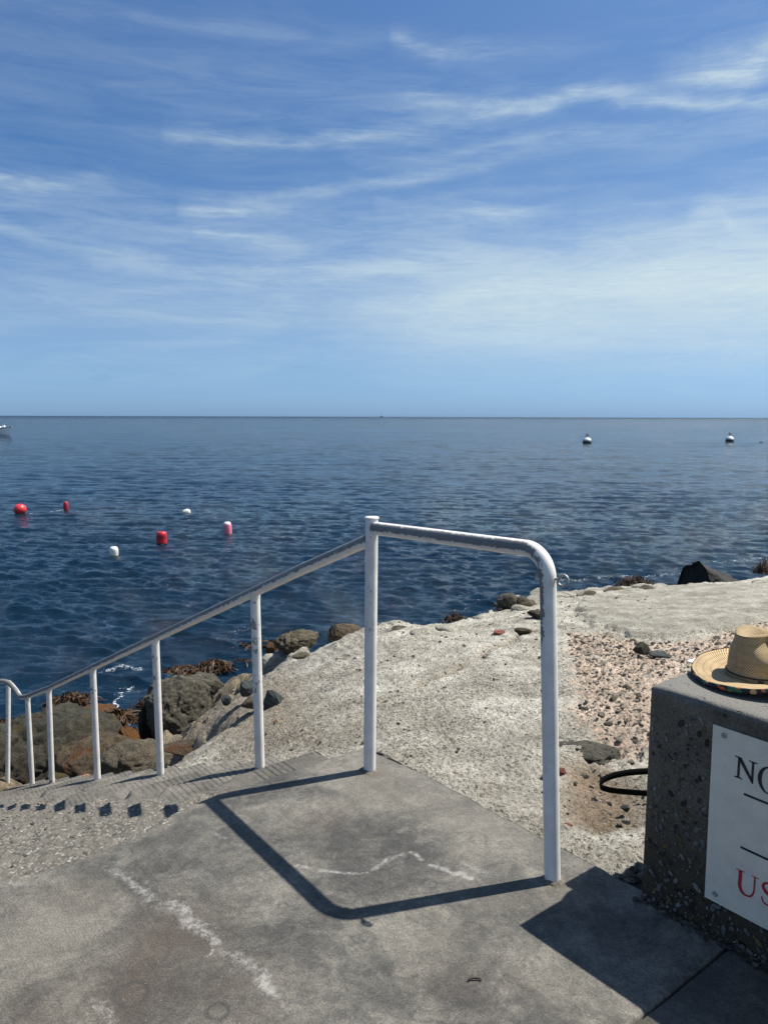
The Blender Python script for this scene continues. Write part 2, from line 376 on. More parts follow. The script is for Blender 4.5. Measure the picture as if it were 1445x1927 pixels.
def gunite_mat():
    m, N = mat('rough sprayed concrete and rubble')
    o = N.coord()
    pink, slab, dirt, wet, tint = [N.attr(a) for a in ('pink', 'slab', 'dirt', 'wet', 'tint')]
    big = N.noise(o, 1.3, 5, .6, .3); med = N.noise(o, 11, 5, .65)
    v1 = N.n('ShaderNodeTexVoronoi', {'Vector': N.v('ADD', o, N.v('SCALE', N.noise(o, 30, 2, .5, color=True), .02)), 'Scale': 46.0})
    r1 = N.n('ShaderNodeSeparateColor', {0: v1.outputs['Color']})
    v2 = N.n('ShaderNodeTexVoronoi', {'Vector': o, 'Scale': 120.0}); r2 = N.n('ShaderNodeSeparateColor', {0: v2.outputs['Color']})
    fin = N.noise(o, 62, 7, .80, .3)
    c = N.mix(N.mr(big, .35, .65), rgb(.42, .395, .33), rgb(.62, .59, .505))
    c = N.mix(N.m('MULTIPLY', N.mr(med, .45, .7), .5), c, rgb(.32, .295, .24))
    # pits and pebbles
    c = N.mix(N.m('MULTIPLY', N.mr(fin, .53, .41), N.mr(N.noise(o, 2.2, 5, .6, .5), .35, .65, .35, 1.0)), c, rgb(.085, .074, .058))
    c = N.mix(N.m('MULTIPLY', N.mr(fin, .54, .64), .6), c, rgb(.62, .60, .52))
    pit = N.m('MULTIPLY', N.m('GREATER_THAN', r1.outputs[0], .66), N.mr(v1.outputs['Distance'], .5, .25))
    pcol = N.mix(r1.outputs[1], rgb(.10, .09, .08), rgb(.30, .27, .22))
    c = N.mix(N.m('MULTIPLY', pit, .72), c, pcol)
    pit2 = N.m('MULTIPLY', N.m('GREATER_THAN', r2.outputs[0], .74), N.mr(v2.outputs['Distance'], .5, .25))
    c = N.mix(N.m('MULTIPLY', pit2, .75), c, rgb(.11, .095, .08))
    cp = N.mix(N.mr(fin, .35, .6), rgb(.42, .31, .235), rgb(.66, .53, .42))
    st = N.m('MULTIPLY', N.m('GREATER_THAN', r1.outputs[0], .42), N.mr(v1.outputs['Distance'], .55, .4))
    cp = N.mix(N.m('MULTIPLY', st, .85), cp, N.mix(r1.outputs[1], rgb(.09, .085, .075), rgb(.33, .30, .25)))
    c = N.mix(N.m('MULTIPLY', pink, N.mr(N.noise(o, 6, 4, .6), .3, .5)), c, cp)
    cs = N.mix(N.mr(med, .35, .7), rgb(.34, .322, .265), rgb(.49, .465, .39))
    cs = N.mix(N.m('MULTIPLY', N.mr(fin, .50, .40), .7), cs, rgb(.14, .13, .105))
    crn = N.noise(N.stretch(o, (1.0, 1.6, 1.0)), 5.0, 7, .62, 1.2); crk = N.mr(N.m('ABSOLUTE', N.m('SUBTRACT', crn, .5)), .012, .002)
    cs = N.mix(N.m('MULTIPLY', N.m('MULTIPLY', crk, N.mr(med, .45, .6)), .8), cs, rgb(.09, .08, .065))
    c = N.mix(slab, c, cs)
    cd = N.mix(N.mr(fin, .35, .65), rgb(.17, .12, .075), rgb(.36, .285, .205))
    cd = N.mix(N.m('MULTIPLY', pit, .7), cd, rgb(.34, .31, .27))
    c = N.mix(dirt, c, cd)
    cw = N.mix(N.mr(med, .35, .65), rgb(.10, .075, .045), rgb(.25, .205, .14))
    c = N.mix(wet, c, cw)
    c = N.mix(1.0, c, N.mix(N.mr(N.noise(o, 3.6, 4, .6), .3, .7), rgb(.70, .69, .67), rgb(1.12, 1.12, 1.12)), 'MULTIPLY')
    c = N.mix(tint, c, N.mix(N.mr(fin, .42, .58), rgb(.11, .088, .060), rgb(.34, .295, .225)))
    h = N.m('ADD', N.m('MULTIPLY', fin, 1.0), N.m('SUBTRACT', 0.0, N.m('ADD', N.m('MULTIPLY', pit, .45), N.m('MULTIPLY', pit2, .3))))
    N.out(c, .92, N.bump(h, .022, 1.0), Specular_IOR_Level=.25)
    return m
def rock_mat(name, a, b, spot=(.35, .33, .28), weed=None, weedamt=.5, rough=.85, sc1=9, wetz=None):
    m, N = mat(name)
    o = N.n('ShaderNodeNewGeometry').outputs['Position']
    n1 = N.noise(o, sc1, 8, .74, .6); n2 = N.noise(o, 48, 6, .8); n3 = N.noise(o, 2.3, 3)
    c = N.mix(N.mr(n1, .35, .65), rgb(*a), rgb(*b))
    c = N.mix(N.m('MULTIPLY', N.mr(n2, .55, .72), .6), c, rgb(*spot))
    c = N.mix(N.m('MULTIPLY', N.mr(n2, .48, .38), .8), c, rgb(a[0]*.3, a[1]*.3, a[2]*.3))
    pv = N.n('ShaderNodeTexVoronoi', {'Vector': o, 'Scale': 38.0}); pit = N.mr(pv.outputs['Distance'], .30, .12)
    c = N.mix(N.m('MULTIPLY', pit, .6), c, rgb(a[0]*.25, a[1]*.25, a[2]*.25))
    rr = rough
    if weed:
        wv = N.mr(N.noise(o, 3.4, 4, .6), 1-weedamt-.08, 1-weedamt+.08)
        c = N.mix(wv, c, N.mix(n2, rgb(weed[0]*.4, weed[1]*.35, weed[2]*.3), rgb(*weed)))
    if wetz is not None:
        z = N.n('ShaderNodeSeparateXYZ', {0: o}).outputs[2]
        wz = N.mr(N.m('ADD', z, N.m('MULTIPLY', n1, .35)), wetz+.42, wetz+.12)
        c = N.mix(wz, c, N.mix(n2, rgb(.012, .009, .006), rgb(.055, .032, .014)))
        rr = N.mr(wz, 0, 1, rough, .42)
    N.out(c, rr, N.bump(N.m('ADD', n1, N.m('SUBTRACT', N.m('MULTIPLY', n2, .4), N.m('MULTIPLY', pit, .12))), .06, 1.0), Specular_IOR_Level=.3)
    return m
def paint_mat():
    m, N = mat('chipped white paint over grey pipe')
    o = N.coord(); wear = N.attr('wear')
    n = N.noise(N.stretch(o, (1, 1, .8)), 62, 6, .72, .6); n2 = N.noise(o, 15, 4, .6); n3 = N.noise(o, 240, 3, .7)
    k = N.m('ADD', N.m('MULTIPLY_ADD', n, 1.5, -.75), N.m('MULTIPLY_ADD', n2, .7, -.35))
    x = N.m('ADD', wear, k)
    msk = N.mr(x, .5, .53)
    paint = N.mix(N.mr(n2, .3, .7), rgb(.60, .585, .555), rgb(.72, .705, .67))
    paint = N.mix(N.m('MULTIPLY', N.mr(n3, .58, .7), .22), paint, rgb(.45, .44, .42))
    metal = N.mix(N.mr(n, .3, .7), rgb(.12, .12, .115), rgb(.19, .187, .175))
    c = N.mix(msk, paint, metal)
    h = N.m('ADD', N.mr(x, .5, .55, 1, 0), N.m('MULTIPLY', n3, .15))
    N.out(c, N.mr(msk, 0, 1, .38, .5), N.bump(h, .0012, .7))
    return m
def plain(name, c, rough=.5, var=.15, scale=30, bump=0.0, **kw):
    m, N = mat(name); o = N.coord(); n = N.noise(o, scale, 5, .65)
    cc = N.mix(N.mr(n, .3, .7), rgb(*[x*(1-var) for x in c]), rgb(*[min(1, x*(1+var)) for x in c]))
    N.out(cc, rough, N.bump(n, bump, .8) if bump else None, **kw)
    return m
MC = concrete_mat(); MG = gunite_mat(); MP = paint_mat()

# ---------------------------------------------------------------- platform
# marks that belong to the concrete, as (x, y) where they lie
def swp(L): return [spx(*p) for p in L]
whites = [([(215, 1640), (250, 1662), (290, 1690)], .030, .95), ([(255, 1640), (300, 1668), (345, 1690)], .022, .62), ([(310, 1700), (352, 1722), (372, 1742), (402, 1768)], .034, 1.0), ([(250, 1690), (290, 1712)], .016, .6),
          ([(402, 1768), (420, 1790), (436, 1812)], .022, .8), ([(440, 1800), (470, 1826), (500, 1850)], .034, .85), ([(492, 1850), (512, 1866)], .036, 1.15), ([(396, 1766), (390, 1780), (386, 1798)], .011, .95), ([(420, 1812), (440, 1834)], .022, .6),
          ([(520, 1875), (560, 1892)], .012, .7), ([(585, 1905), (600, 1915)], .012, .6), ([(400, 1566), (424, 1572)], .020, .8), ([(440, 1580), (470, 1592)], .022, .7), ([(480, 1592), (510, 1606)], .016, .55), ([(340, 1530), (372, 1540)], .018, .55),
          ([(560, 1626), (590, 1634)], .014, .95), ([(604, 1638), (640, 1641), (690, 1642)], .012, 1.1), ([(700, 1636), (730, 1624), (752, 1612)], .018, .95), ([(765, 1606), (790, 1616)], .016, 1.05), ([(815, 1626), (850, 1638), (888, 1652)], .015, 1.15),
          ([(880, 1630), (900, 1640), (920, 1646)], .020, .85), ([(925, 1622), (960, 1630), (980, 1628)], .018, .55), ([(690, 1618), (745, 1622)], .026, .5), ([(700, 1600), (730, 1606)], .02, .4),
          ([(185, 1885), (205, 1900), (215, 1922)], .030, .85), ([(180, 1866), (206, 1876)], .020, .75), ([(150, 1920), (170, 1927)], .02, .6), ([(230, 1585), (150, 1605), (60, 1625), (0, 1640)], .030, .50), ([(860, 1745), (880, 1750)], .012, .5),
          ([(540, 1725), (580, 1745), (600, 1755)], .02, .45), ([(960, 1770), (1010, 1760)], .03, .32), ([(215, 1740), (250, 1752)], .018, .5), ([(300, 1780), (340, 1800)], .02, .35), ([(60, 1665), (20, 1672)], .03, .3)]
tones = [(120, 1740, 130, 1.0, -.42), (40, 1810, 100, 1.0, -.32), (430, 1600, 130, .8, .42), (330, 1560, 70, 1, .35), (700, 1480, 120, .6, -.36), (900, 1560, 130, .5, -.30),
         (640, 1590, 80, .6, .34), (800, 1590, 70, .5, .18), (480, 1450, 70, .5, -.18), (250, 1665, 35, .9, .55), (570, 1760, 90, 1, .28), (650, 1900, 90, 1, .25), (820, 1760, 90, .8, -.25),
         (1080, 1790, 80, 1, -.18), (500, 1920, 80, 1, .35), (745, 1818, 9, .9, .9), (480, 1542, 18, .7, .4), (930, 1700, 50, .6, -.3), (970, 1765, 45, .5, .4), (560, 1480, 40, .6, .25), (320, 1820, 60, .7, .25), (90, 1890, 60, .8, .2)]
browns = [(330, 1760, 110, .6, .75), (240, 1860, 110, .8, .7), (450, 1880, 90, .7, .6), (600, 1545, 60, .6, .35), (1010, 1850, 60, .6, .3), (60, 1905, 80, .6, .5), (700, 1455, 24, .7, .9), (1047, 1660, 30, .7, .6), (150, 1690, 60, .6, .3), (850, 1850, 80, .7, .3)]
rings = [(410, 1905, .026, .5), (245, 1868, .040, .4), (532, 1705, .014, .35), (810, 1662, .024, .35), (900, 1580, .030, .35), (950, 1590, .020, .3), (945, 1730, .022, .25), (600, 1725, .025, .25), (690, 1762, .020, .3), (870, 1640, .026, .25), (800, 1600, .03, .25)]
def platform_attrs(s, v):
    wv = fbm2(s*9, v*9, 4, 5)*.08+fbm2(s*42, v*42, 3, 15)*.018; wv2 = fbm2(s*9+40, v*9, 4, 8)*.08+fbm2(s*42, v*42+9, 3, 18)*.018
    white = np.zeros(s.shape)
    for L, wd, am in whites:
        d = linesd(s+wv*.9, v+wv2*.9, swp(L)); white = np.maximum(white, am*np.exp(-(d/wd)**2))
    dark = np.zeros(s.shape); brown = np.zeros(s.shape)
    for arr, tgt in ((tones, dark), (browns, brown)):
        for x, y, rp, asp, am in arr:
            c0 = spx(x, y); c1 = spx(x+rp, y); r = math.hypot(c1[0]-c0[0], c1[1]-c0[1])
            d = np.hypot(s+wv*1.6-c0[0], v+wv2*1.6-c0[1])/r
            tgt += am*np.exp(-d**2*(1.2))
    for x, y, r, am in rings:
        c0 = spx(x, y); d = np.hypot(s+wv*.25-c0[0], v+wv2*.25-c0[1])-r*(1+.25*fbm2(s*20, v*20, 2, 3))
        dark += 1.6*am*np.exp(-(d/.0045)**2)
    # fine hairline curls
    for k in range(16):
        cx, cy = -.1-1.1*_h(np.array([k]), np.array([3]))[0], 1.3*_h(np.array([k]), np.array([7]))[0]
        r = .02+.05*_h(np.array([k]), np.array([9]))[0]
        d = np.hypot(s-cx+wv*.8, v-cy+wv2*.8)-r
        a = np.arctan2(v-cy, s-cx); dark += .38*np.exp(-(d/.0035)**2)*(np.sin(a+k) > -.2)
    return white, dark, brown
def lip(v):
    """how far the worn nosing of the platform reaches down the flight"""
    return S0 - .075*sst(.55, .95, v)*(1+.6*np.sin(v*7.0)) + .05*fbm2(v*7, v*0+3.3, 3, 4)*sst(.3, .8, v) + .006*fbm2(v*40, v*0, 2, 2)
ns, nv = 250, 400
JOINT = -1.437
ss, vs = np.meshgrid(np.linspace(JOINT, S0, ns), np.concatenate([np.linspace(EDGE-.012, 2.3, nv-12), np.linspace(2.35, 5.0, 12)]), indexing='ij')
tt = (ss-JOINT)/(S0-JOINT)
s2 = JOINT+tt*(lip(vs)-JOINT) + (1-tt)*(.004*fbm2(vs*30, vs*0, 3, 1))
v2 = vs - (vs < EDGE)*(-.035*sst(-.2, .22, s2)+.012*sst(-.5, -1.2, s2)) + (vs < EDGE)*.012*fbm2(s2*14, s2*0, 3, 6)
ed = np.minimum((lip(vs)-s2), (v2-EDGE+.02))
rough = sst(.055, .0, (lip(vs)-s2)+.10*fbm2(s2*12, vs*12, 3, 9)-.01)*sst(.35, .7, vs)
zz = .0022*fbm2(s2*6, v2*6, 3, 2) - .010*sst(.018, 0, lip(vs)-s2) - .006*sst(.012, 0, s2-JOINT) - rough*.008*np.abs(fbm2(s2*30, vs*30, 3, 3))
V = Wn(s2, v2, zz).reshape(-1, 3)
F = gridfaces(ns, nv, True)
# skirts on the nosing, the seaward side and the joint
def skirt(idx, depth, V, flip):
    n0 = len(V); low = V[idx].copy(); low[:, 2] -= depth
    i = np.arange(len(idx)-1); q = np.stack([idx[:-1], idx[1:], n0+i+1, n0+i], -1)
    return np.vstack([V, low]), (q[:, ::-1] if flip else q)
idg = np.arange(ns*nv).reshape(ns, nv)
nmain = len(V)
V, Fa = skirt(idg[-1, :], .30, V, True); V, Fb = skirt(idg[:, 0], .30, V, False); V, Fc = skirt(idg[0, :], .012, V, False)
me = npmesh('platform', V, np.vstack([F, Fa, Fb, Fc]))
wh, dk, br = platform_attrs(s2.ravel(), v2.ravel()); pad = len(V)-nmain
for nm, a in (('white', wh), ('dark', dk), ('brown', br), ('rough', rough.ravel())): fattr(me, nm, np.concatenate([a, np.zeros(pad)]))
link('platform', me, MC, kind='structure')
# the next slab of paving, behind the joint
s3, v3 = np.meshgrid(np.linspace(-7, JOINT-.010, 60), np.linspace(EDGE-.03, 5.0, 60), indexing='ij')
s3 = np.sign(s3-JOINT)*np.abs(s3-JOINT)**1.0+JOINT; s3[-1, :] += .006*fbm2(v3[-1, :]*30, v3[-1, :]*0, 3, 21)
V = Wn(s3, v3, -.004+.003*fbm2(s3*3, v3*3, 3, 7)).reshape(-1, 3); nm_ = len(V); ig = np.arange(3600).reshape(60, 60)
V, Fa = skirt(ig[-1, :], .012, V, True)
me = npmesh('paving', V, np.vstack([gridfaces(60, 60, True), Fa]))
n_ = np.zeros(len(V)); fattr(me, 'white', n_); fattr(me, 'rough', n_)
fattr(me, 'dark', n_-.05); fattr(me, 'brown', n_+.55)
link('paving', me, MC, kind='structure')
# packed fill under both slabs, seen as the dark bottom of the joint
V, F = boxvf(-7, S0-.12, EDGE, 5, -.6, -.0145); V = [W(a, b, c) for a, b, c in V]
m_fill = plain('dark joint dirt', (.045, .04, .034), .95, .4, 60, .004)
link('joint_fill', pymesh('joint_fill', V, F), m_fill, kind='structure')

# ---------------------------------------------------------------- flight of steps
stairs = link('staircase', None, label='broad worn concrete steps with scored edges going down from the platform to the sea', cat='stairs', loc=tuple(W(S0, .5, 0)))
bpy.context.view_layer.update()
NST = 13
for k in range(1, NST+1):
    sa, sb = S0+(k-1)*RUN, S0+k*RUN
    cell = .009 if k < 4 else .013 if k < 8 else .02
    vmax = 3.2 if k < 3 else 2.4 if k < 7 else 1.6
    lim = {1: .36, 2: .50, 3: .62, 4: .5, 5: .62, 6: .5}.get(k, .42)
    vline = np.concatenate([np.arange(EDGE, lim+.22, .0042 if k < 5 else .0065), np.arange(lim+.222, vmax, cell)])
    n1 = int((RUN+.12)/(.014 if k < 5 else .022)); n2 = len(vline)
    ss, vs = np.meshgrid(np.linspace(sa-.12, sb, n1), vline, indexing='ij')
    # the scored skin survives next to the rail and breaks up further in
    er = sst(lim-.10, lim+.06, vs+.28*fbm2(ss*5, vs*5, 4, 30+k)+.06*np.sin(vs*9+k))
    dn = sb-ss
    gv = np.abs(((vs+.004*fbm2(ss*9, vs*3, 2, k))/.031) % 1-.5)*.031
    groove = sst(.0045, .0015, gv)*(vs < 1.6)*sst(.17, .15, dn)
    groove = groove*(1-er)
    if k == 1: groove = groove*sst(.30, .20, vs)
    z = -RISE*k + np.zeros(ss.shape)
    groove = groove*sst(-.12, .05, fbm2(ss*7, vs*11, 3, 140+k)+.04)
    z -= .004*groove
    z -= er*(.010+.030*np.abs(fbm2(ss*9, vs*9, 4, 50+k))) - er*.012*fbm2(ss*45, vs*45, 3, 70+k)
    z -= er*.045*sst(.06, 0, dn+.05*fbm2(vs*14, vs*0+k, 3, 11)) + .005*sst(.012, 0, dn)
    sx = ss + (dn < .01)*(-er*(.03+.05*fbm2(vs*16, vs*0, 3, 80+k)))
    V = Wn(sx, vs, z).reshape(-1, 3); ig = np.arange(n1*n2).reshape(n1, n2); nm_ = len(V)
    V, Fa = skirt(ig[-1, :], RISE+.1, V, True); V, Fb = skirt(ig[:, 0], .5, V, False)
    V = V-np.array(W(S0, .5, 0))
    me = npmesh('step', V, np.vstack([gridfaces(n1, n2, True), Fa, Fb])); pad = len(V)-nm_
    f = lambda a: np.concatenate([np.broadcast_to(a, ss.shape).ravel(), np.zeros(pad)])
    fattr(me, 'rough', f(er)); fattr(me, 'white', f(0*ss)); fattr(me, 'brown', f(.12+.25*fbm2(ss*3, vs*3, 3, k)+.3*(k > 10)))
    fattr(me, 'dark', f(-.22+.30*fbm2(ss*6, vs*6, 3, 5+k)+.50*groove))
    link('step', me, MC, stairs)

# ---------------------------------------------------------------- the rock slope covered with sprayed concrete
ctrl = []
def cp(px, py, **k): ctrl.append(tuple(at(px, py, **k)))
for px, py, z in [(1250, 1350, -.15), (1250, 1250, -.31), (1250, 1180, -.52), (1250, 1130, -.78), (1445, 1300, -.22), (1445, 1180, -.50), (1445, 1120, -.80),
                  (1100, 1400, -.10), (1100, 1300, -.24), (1100, 1220, -.42), (1100, 1160, -.62), (1100, 1125, -.80),
                  (1130, 1540, -.05), (1130, 1470, -.10), (1195, 1440, -.11), (1200, 1600, -.03),
                  (970, 1400, -.13), (970, 1300, -.28), (970, 1200, -.53), (970, 1150, -.70),
                  (850, 1420, -.11), (850, 1300, -.29), (850, 1230, -.45), (760, 1400, -.16),
                  (700, 1330, -.33), (740, 1250, -.44), (640, 1380, -.27), (640, 1300, -.46), (640, 1240, -.68), (720, 1200, -.60),
                  (540, 1400, -.42), (540, 1330, -.72), (540, 1260, -1.05), (440, 1420, -.66), (440, 1350, -1.05), (460, 1290, -1.42),
                  (370, 1438, -.88), (370, 1380, -1.28), (400, 1330, -1.62), (300, 1448, -1.15), (310, 1410, -1.52)]:
    cp(px, py, z=z)
for s in np.arange(-1.1, .25, .25): ctrl.append(tuple(W(s, EDGE-.01, -.025)))
for k in range(1, NST+1):
    ctrl.append(tuple(W(S0+(k-.3)*RUN, EDGE-.02, -RISE*k-.02)))
    if k > 7: ctrl.append(tuple(W(S0+(k-.3)*RUN, EDGE-.5, -RISE*k-.25)))
for p in [(2.5, 2.6, -.05), (4, 3.5, -.15), (2.2, 1.2, -.03), (8, 6, -.45)]: ctrl.append(p)
crest = [(1445, 1084, -1.15), (1380, 1094, -1.08), (1290, 1100, -1.02), (1200, 1101, -1.0), (1100, 1109, -.95), (1040, 1112, -.90), (990, 1128, -.86), (935, 1138, -.84), (905, 1160, -.82),
         (850, 1172, -.78), (790, 1180, -.76), (735, 1172, -.74), (690, 1188, -.80), (640, 1200, -.92), (590, 1214, -1.14), (540, 1222, -1.38), (490, 1248, -1.62), (440, 1270, -1.9), (395, 1295, -2.1), (345, 1330, -2.25), (300, 1385, -2.1)]
shore = []
for px, py, z in crest:
    p = at(px, py, z=z); ctrl.append(tuple(p)); shore.append((math.atan2(p[0], p[1]), math.hypot(p[0], p[1]))); q = p*1.12; ctrl.append((q[0], q[1], p[2]-.10))
p = at(1445, 1084, z=-1.15)
for d in (2, 5, 8): q = p+np.array([d, -.1*d, 0]); ctrl.append(tuple(q)); shore.append((math.atan2(q[0], q[1]), math.hypot(q[0], q[1])))
shore += [(-.40, 9.6), (-.9, 9.0), (-1.4, 8.5)]; shore.sort(); SHA = np.array([q[0] for q in shore]); SHR = np.array([q[1] for q in shore])
for p in [(-3.4, 7.6, -2.75), (-4.2, 8.8, -3.2), (-3.0, 9.0, -3.3), (-5.4, 8.5, -3.2), (-6.5, 7.5, -3.1), (-2.6, 8.6, -3.2), (-5, 12, -4.2)]: ctrl.append(p)
for s_, v_ in [(6.0, 0), (6.6, .1), (6.2, .8), (6.9, .6), (6.4, 1.8), (7.1, 1.4), (6.1, 2.8), (6.9, 2.9)]: ctrl.append(tuple(W(s_, v_, -2.46)))
ctrl = np.array(ctrl)
def rbf_fit(C):
    d = np.hypot(C[:, None, 0]-C[None, :, 0], C[:, None, 1]-C[None, :, 1])
    n = len(C); A = np.zeros((n+3, n+3)); A[:n, :n] = d - np.eye(n)*.01; A[:n, n] = 1; A[:n, n+1:] = C[:, :2]; A[n:, :n] = A[:n, n:].T
    b = np.zeros(n+3); b[:n] = C[:, 2]; return np.linalg.lstsq(A, b, rcond=None)[0]
RB = rbf_fit(ctrl)
def base_h(x, y):
    sh = np.shape(x); x = np.ravel(x); y = np.ravel(y); r = RB[-3]+RB[-2]*x+RB[-1]*y
    for i, c in enumerate(ctrl): r = r+RB[i]*np.hypot(x-c[0], y-c[1])
    rc = np.interp(np.arctan2(x, y), SHA, SHR); dd = np.hypot(x, y)-rc
    r = r-3.2*sst(.0, 1.5, dd)-np.maximum(dd-1.2, 0)*.4
    return np.minimum(np.maximum(r, -4.5), .05).reshape(sh)
def G(px, py):
    """where the ray through (px, py) meets the slope"""
    d = ray(px, py); o = np.array([0, 0, EYE]); t = np.linspace(1.5, 30, 1500)
    P = o+t[:, None]*d; below = P[:, 2] < base_h(P[:, 0], P[:, 1]); i = int(np.argmax(below)) if below.any() else 600
    return P[i]
def Gp(L): return [tuple(G(*p)[:2]) for p in L]
Z_pink = Gp([(1062, 1190), (1130, 1188), (1230, 1205), (1330, 1195), (1445, 1170), (1500, 1300), (1210, 1440), (1140, 1425), (1120, 1370), (1085, 1340), (1075, 1250)])
Z_slab = Gp([(1085, 1150), (1100, 1125), (1200, 1108), (1330, 1106), (1445, 1096), (1520, 1140), (1380, 1185), (1230, 1195), (1120, 1175)])
Z_dirt = Gp([(1052, 1440), (1110, 1418), (1150, 1440), (1215, 1490), (1210, 1560), (1130, 1560), (1052, 1530)])
Z_wet = [(-7.5, 6.3), tuple(W(4.2, -.2)[:2]), tuple(W(3.0, -.5)[:2]), tuple(at(380, 1340, z=-1.5)[:2]), tuple(at(470, 1285, z=-1.5)[:2]), tuple(at(490, 1240, z=-1.6)[:2]), (-1.5, 13), (-9, 13)]
L_crack = Gp([(700, 1330), (760, 1300), (840, 1262), (900, 1235), (960, 1205), (1000, 1185), (1060, 1180)])
L_crest = [tuple(at(c[0], c[1], z=c[2])[:2]) for c in crest if c[0] < 700]
L_ledge = Gp([(540, 1205), (600, 1235), (650, 1280)])
P_tool = G(640, 1225)
def ground(x, y):
    s = (x-P0[0])*UU[0]+(y-P0[1])*UU[1]; v = (x-P0[0])*VV[0]+(y-P0[1])*VV[1]
    z = base_h(x, y)
    n = fbm2(x*3.1, y*3.1, 3, 61)
    n5 = fbm2(x*8, y*8, 4, 69, .6); pk = sst(.05, -.06, polysd(x+.2*n+.25*n5, y+.2*n+.2*n5, Z_pink)); sl = sst(.03, -.03, polysd(x+.25*n+.3*n5, y+.3*n+.3*n5, Z_slab))
    pk = pk*(1-sl)
    di = sst(.07, -.10, polysd(x+.12*n, y+.12*n, Z_dirt)); we = sst(.5, -.4, polysd(x+.6*n, y+.6*n, Z_wet))
    ck = np.exp(-(linesd(x+.15*fbm2(x*5, y*5, 3, 3), y+.15*fbm2(x*5+9, y*5, 3, 3), L_crack)/.045)**2)
    near = sst(.0, .25, -v+EDGE)
    z = z + .05*fbm2(x*5.2, y*5.2, 4, 68, .6)*near*sst(5, 8, y) + near*(.10*fbm2(x*.9, y*.9, 3, 62) + .05*fbm2(x*2.6, y*2.6, 3, 64))
    z = z + .026*fbm2(x*9, y*9, 4, 63)*(.3+.7*near)*(1-.35*sl)
    z = z + .030*fbm2(x*30, y*30, 4, 65, .65)*(1-.45*sl)
    wd, wr = worley2(x*17, y*17, 66)
    lump = sst(.55, .15, wd)*(wr > .45)
    z = z + pk*.020*lump - pk*.03 + sl*(.045) - di*.035
    wd2, wr2 = worley2(x*38, y*38, 67)
    z = z + .007*(sst(.5, .1, wd2)*(wr2 > .5)-.8*sst(.5, .15, wd2)*(wr2 < .22))*(1-sl*.7)
    z = z - .035*ck
    lay = np.sin((x*.35+y*1.0)*16+4*fbm2(x*2, y*2, 3, 77))
    wp_, wq_ = worley2(x*2.6+.5*fbm2(x*4, y*4, 3, 81), y*2.0+.5*fbm2(x*4+5, y*4, 3, 82), 83); we2 = np.clip(we+.8*np.exp(-(linesd(x, y, L_crest)/.45)**2), 0, 1)
    z = z + we2*((wq_-.6)*.13-.10*sst(.35, .62, wp_)) + we*(.06*fbm2(x*6, y*6, 4, 71)+.012*lay)
    # ridges left by the trowel
    tx, ty = x-P_tool[0], y-P_tool[1]; tm = np.exp(-((tx/.55)**2+(ty/.9)**2))
    z = z + tm*.005*np.sin((tx*.92+ty*.2)*75+2*fbm2(x*3, y*3, 2, 5))
    # room for the flight, the platform and the wall
    block = sst(EDGE-.012, EDGE+.02, v)*sst(5.95, 5.85, s)
    z = z - block*1.1
    return z, pk, sl, di, we, ck
nr, na = 620, 640
rad = 1.9*np.exp(np.linspace(0, math.log(19.5/1.9), nr)); ang = np.concatenate([np.linspace(R(-62), R(-33), 20)[:-1], np.linspace(R(-33), R(33), na-40), np.linspace(R(33), R(75), 22)[1:]])
rr, aa = np.meshgrid(rad, ang, indexing='ij'); X = rr*np.sin(aa); Y = rr*np.cos(aa)
z, pk, sl, di, we, ck = ground(X.ravel(), Y.ravel())
sd = sst(.35, -.3, polysd(X.ravel()+.5*fbm2(X.ravel()*2, Y.ravel()*2, 4, 91), Y.ravel()+.5*fbm2(X.ravel()*2+9, Y.ravel()*2, 4, 92), Gp([(280, 1452), (560, 1425), (600, 1390), (590, 1330), (530, 1262), (440, 1275), (330, 1335)])))
me = npmesh('rock_slope', np.stack([X.ravel(), Y.ravel(), z], -1), gridfaces(nr, len(ang), True))
for nm, a in (('pink', pk), ('slab', sl), ('dirt', np.clip(di+.0*ck, 0, 1)), ('wet', we), ('tint', np.clip(ck*.8+sd*.85, 0, 1))): fattr(me, nm, a)
slope = link('rock_slope', me, MG, kind='structure')

# ---------------------------------------------------------------- rocks
_ico = {}
def ico(sub):
    if sub not in _ico:
        import bmesh
        b = bmesh.new(); bmesh.ops.create_icosphere(b, subdivisions=sub, radius=1.0)
        _ico[sub] = (np.array([v.co[:] for v in b.verts]), np.array([[v.index for v in f.verts] for f in b.faces])); b.free()
    return _ico[sub]
def rock(sub, seed, cuts=10, rough=.22, flat=.58, fine=.09):
    D, F = ico(sub); rs = np.random.RandomState(seed); P = D.copy()
    P *= (1+rough*2*fbm3(D*1.3+seed*3.1, 3, seed))[:, None]
    for _ in range(cuts):
        n = rs.normal(size=3); n /= np.linalg.norm(n); d = flat+.22*rs.rand()
        k = P@n-d; P -= np.outer(np.maximum(k, 0)*.88, n)
    P *= (1+fine*2*fbm3(D*5+seed, 4, seed+9, .6))[:, None]
    if sub > 3:
        rg = np.abs(fbm3(D*2.2+seed*1.7, 3, seed+21, .55)); P *= (1-fine*.7*np.exp(-(rg/.03)**2))[:, None]
        P *= (1+fine*.9*fbm3(D*14+seed, 3, seed+31, .6))[:, None]
    return P, F
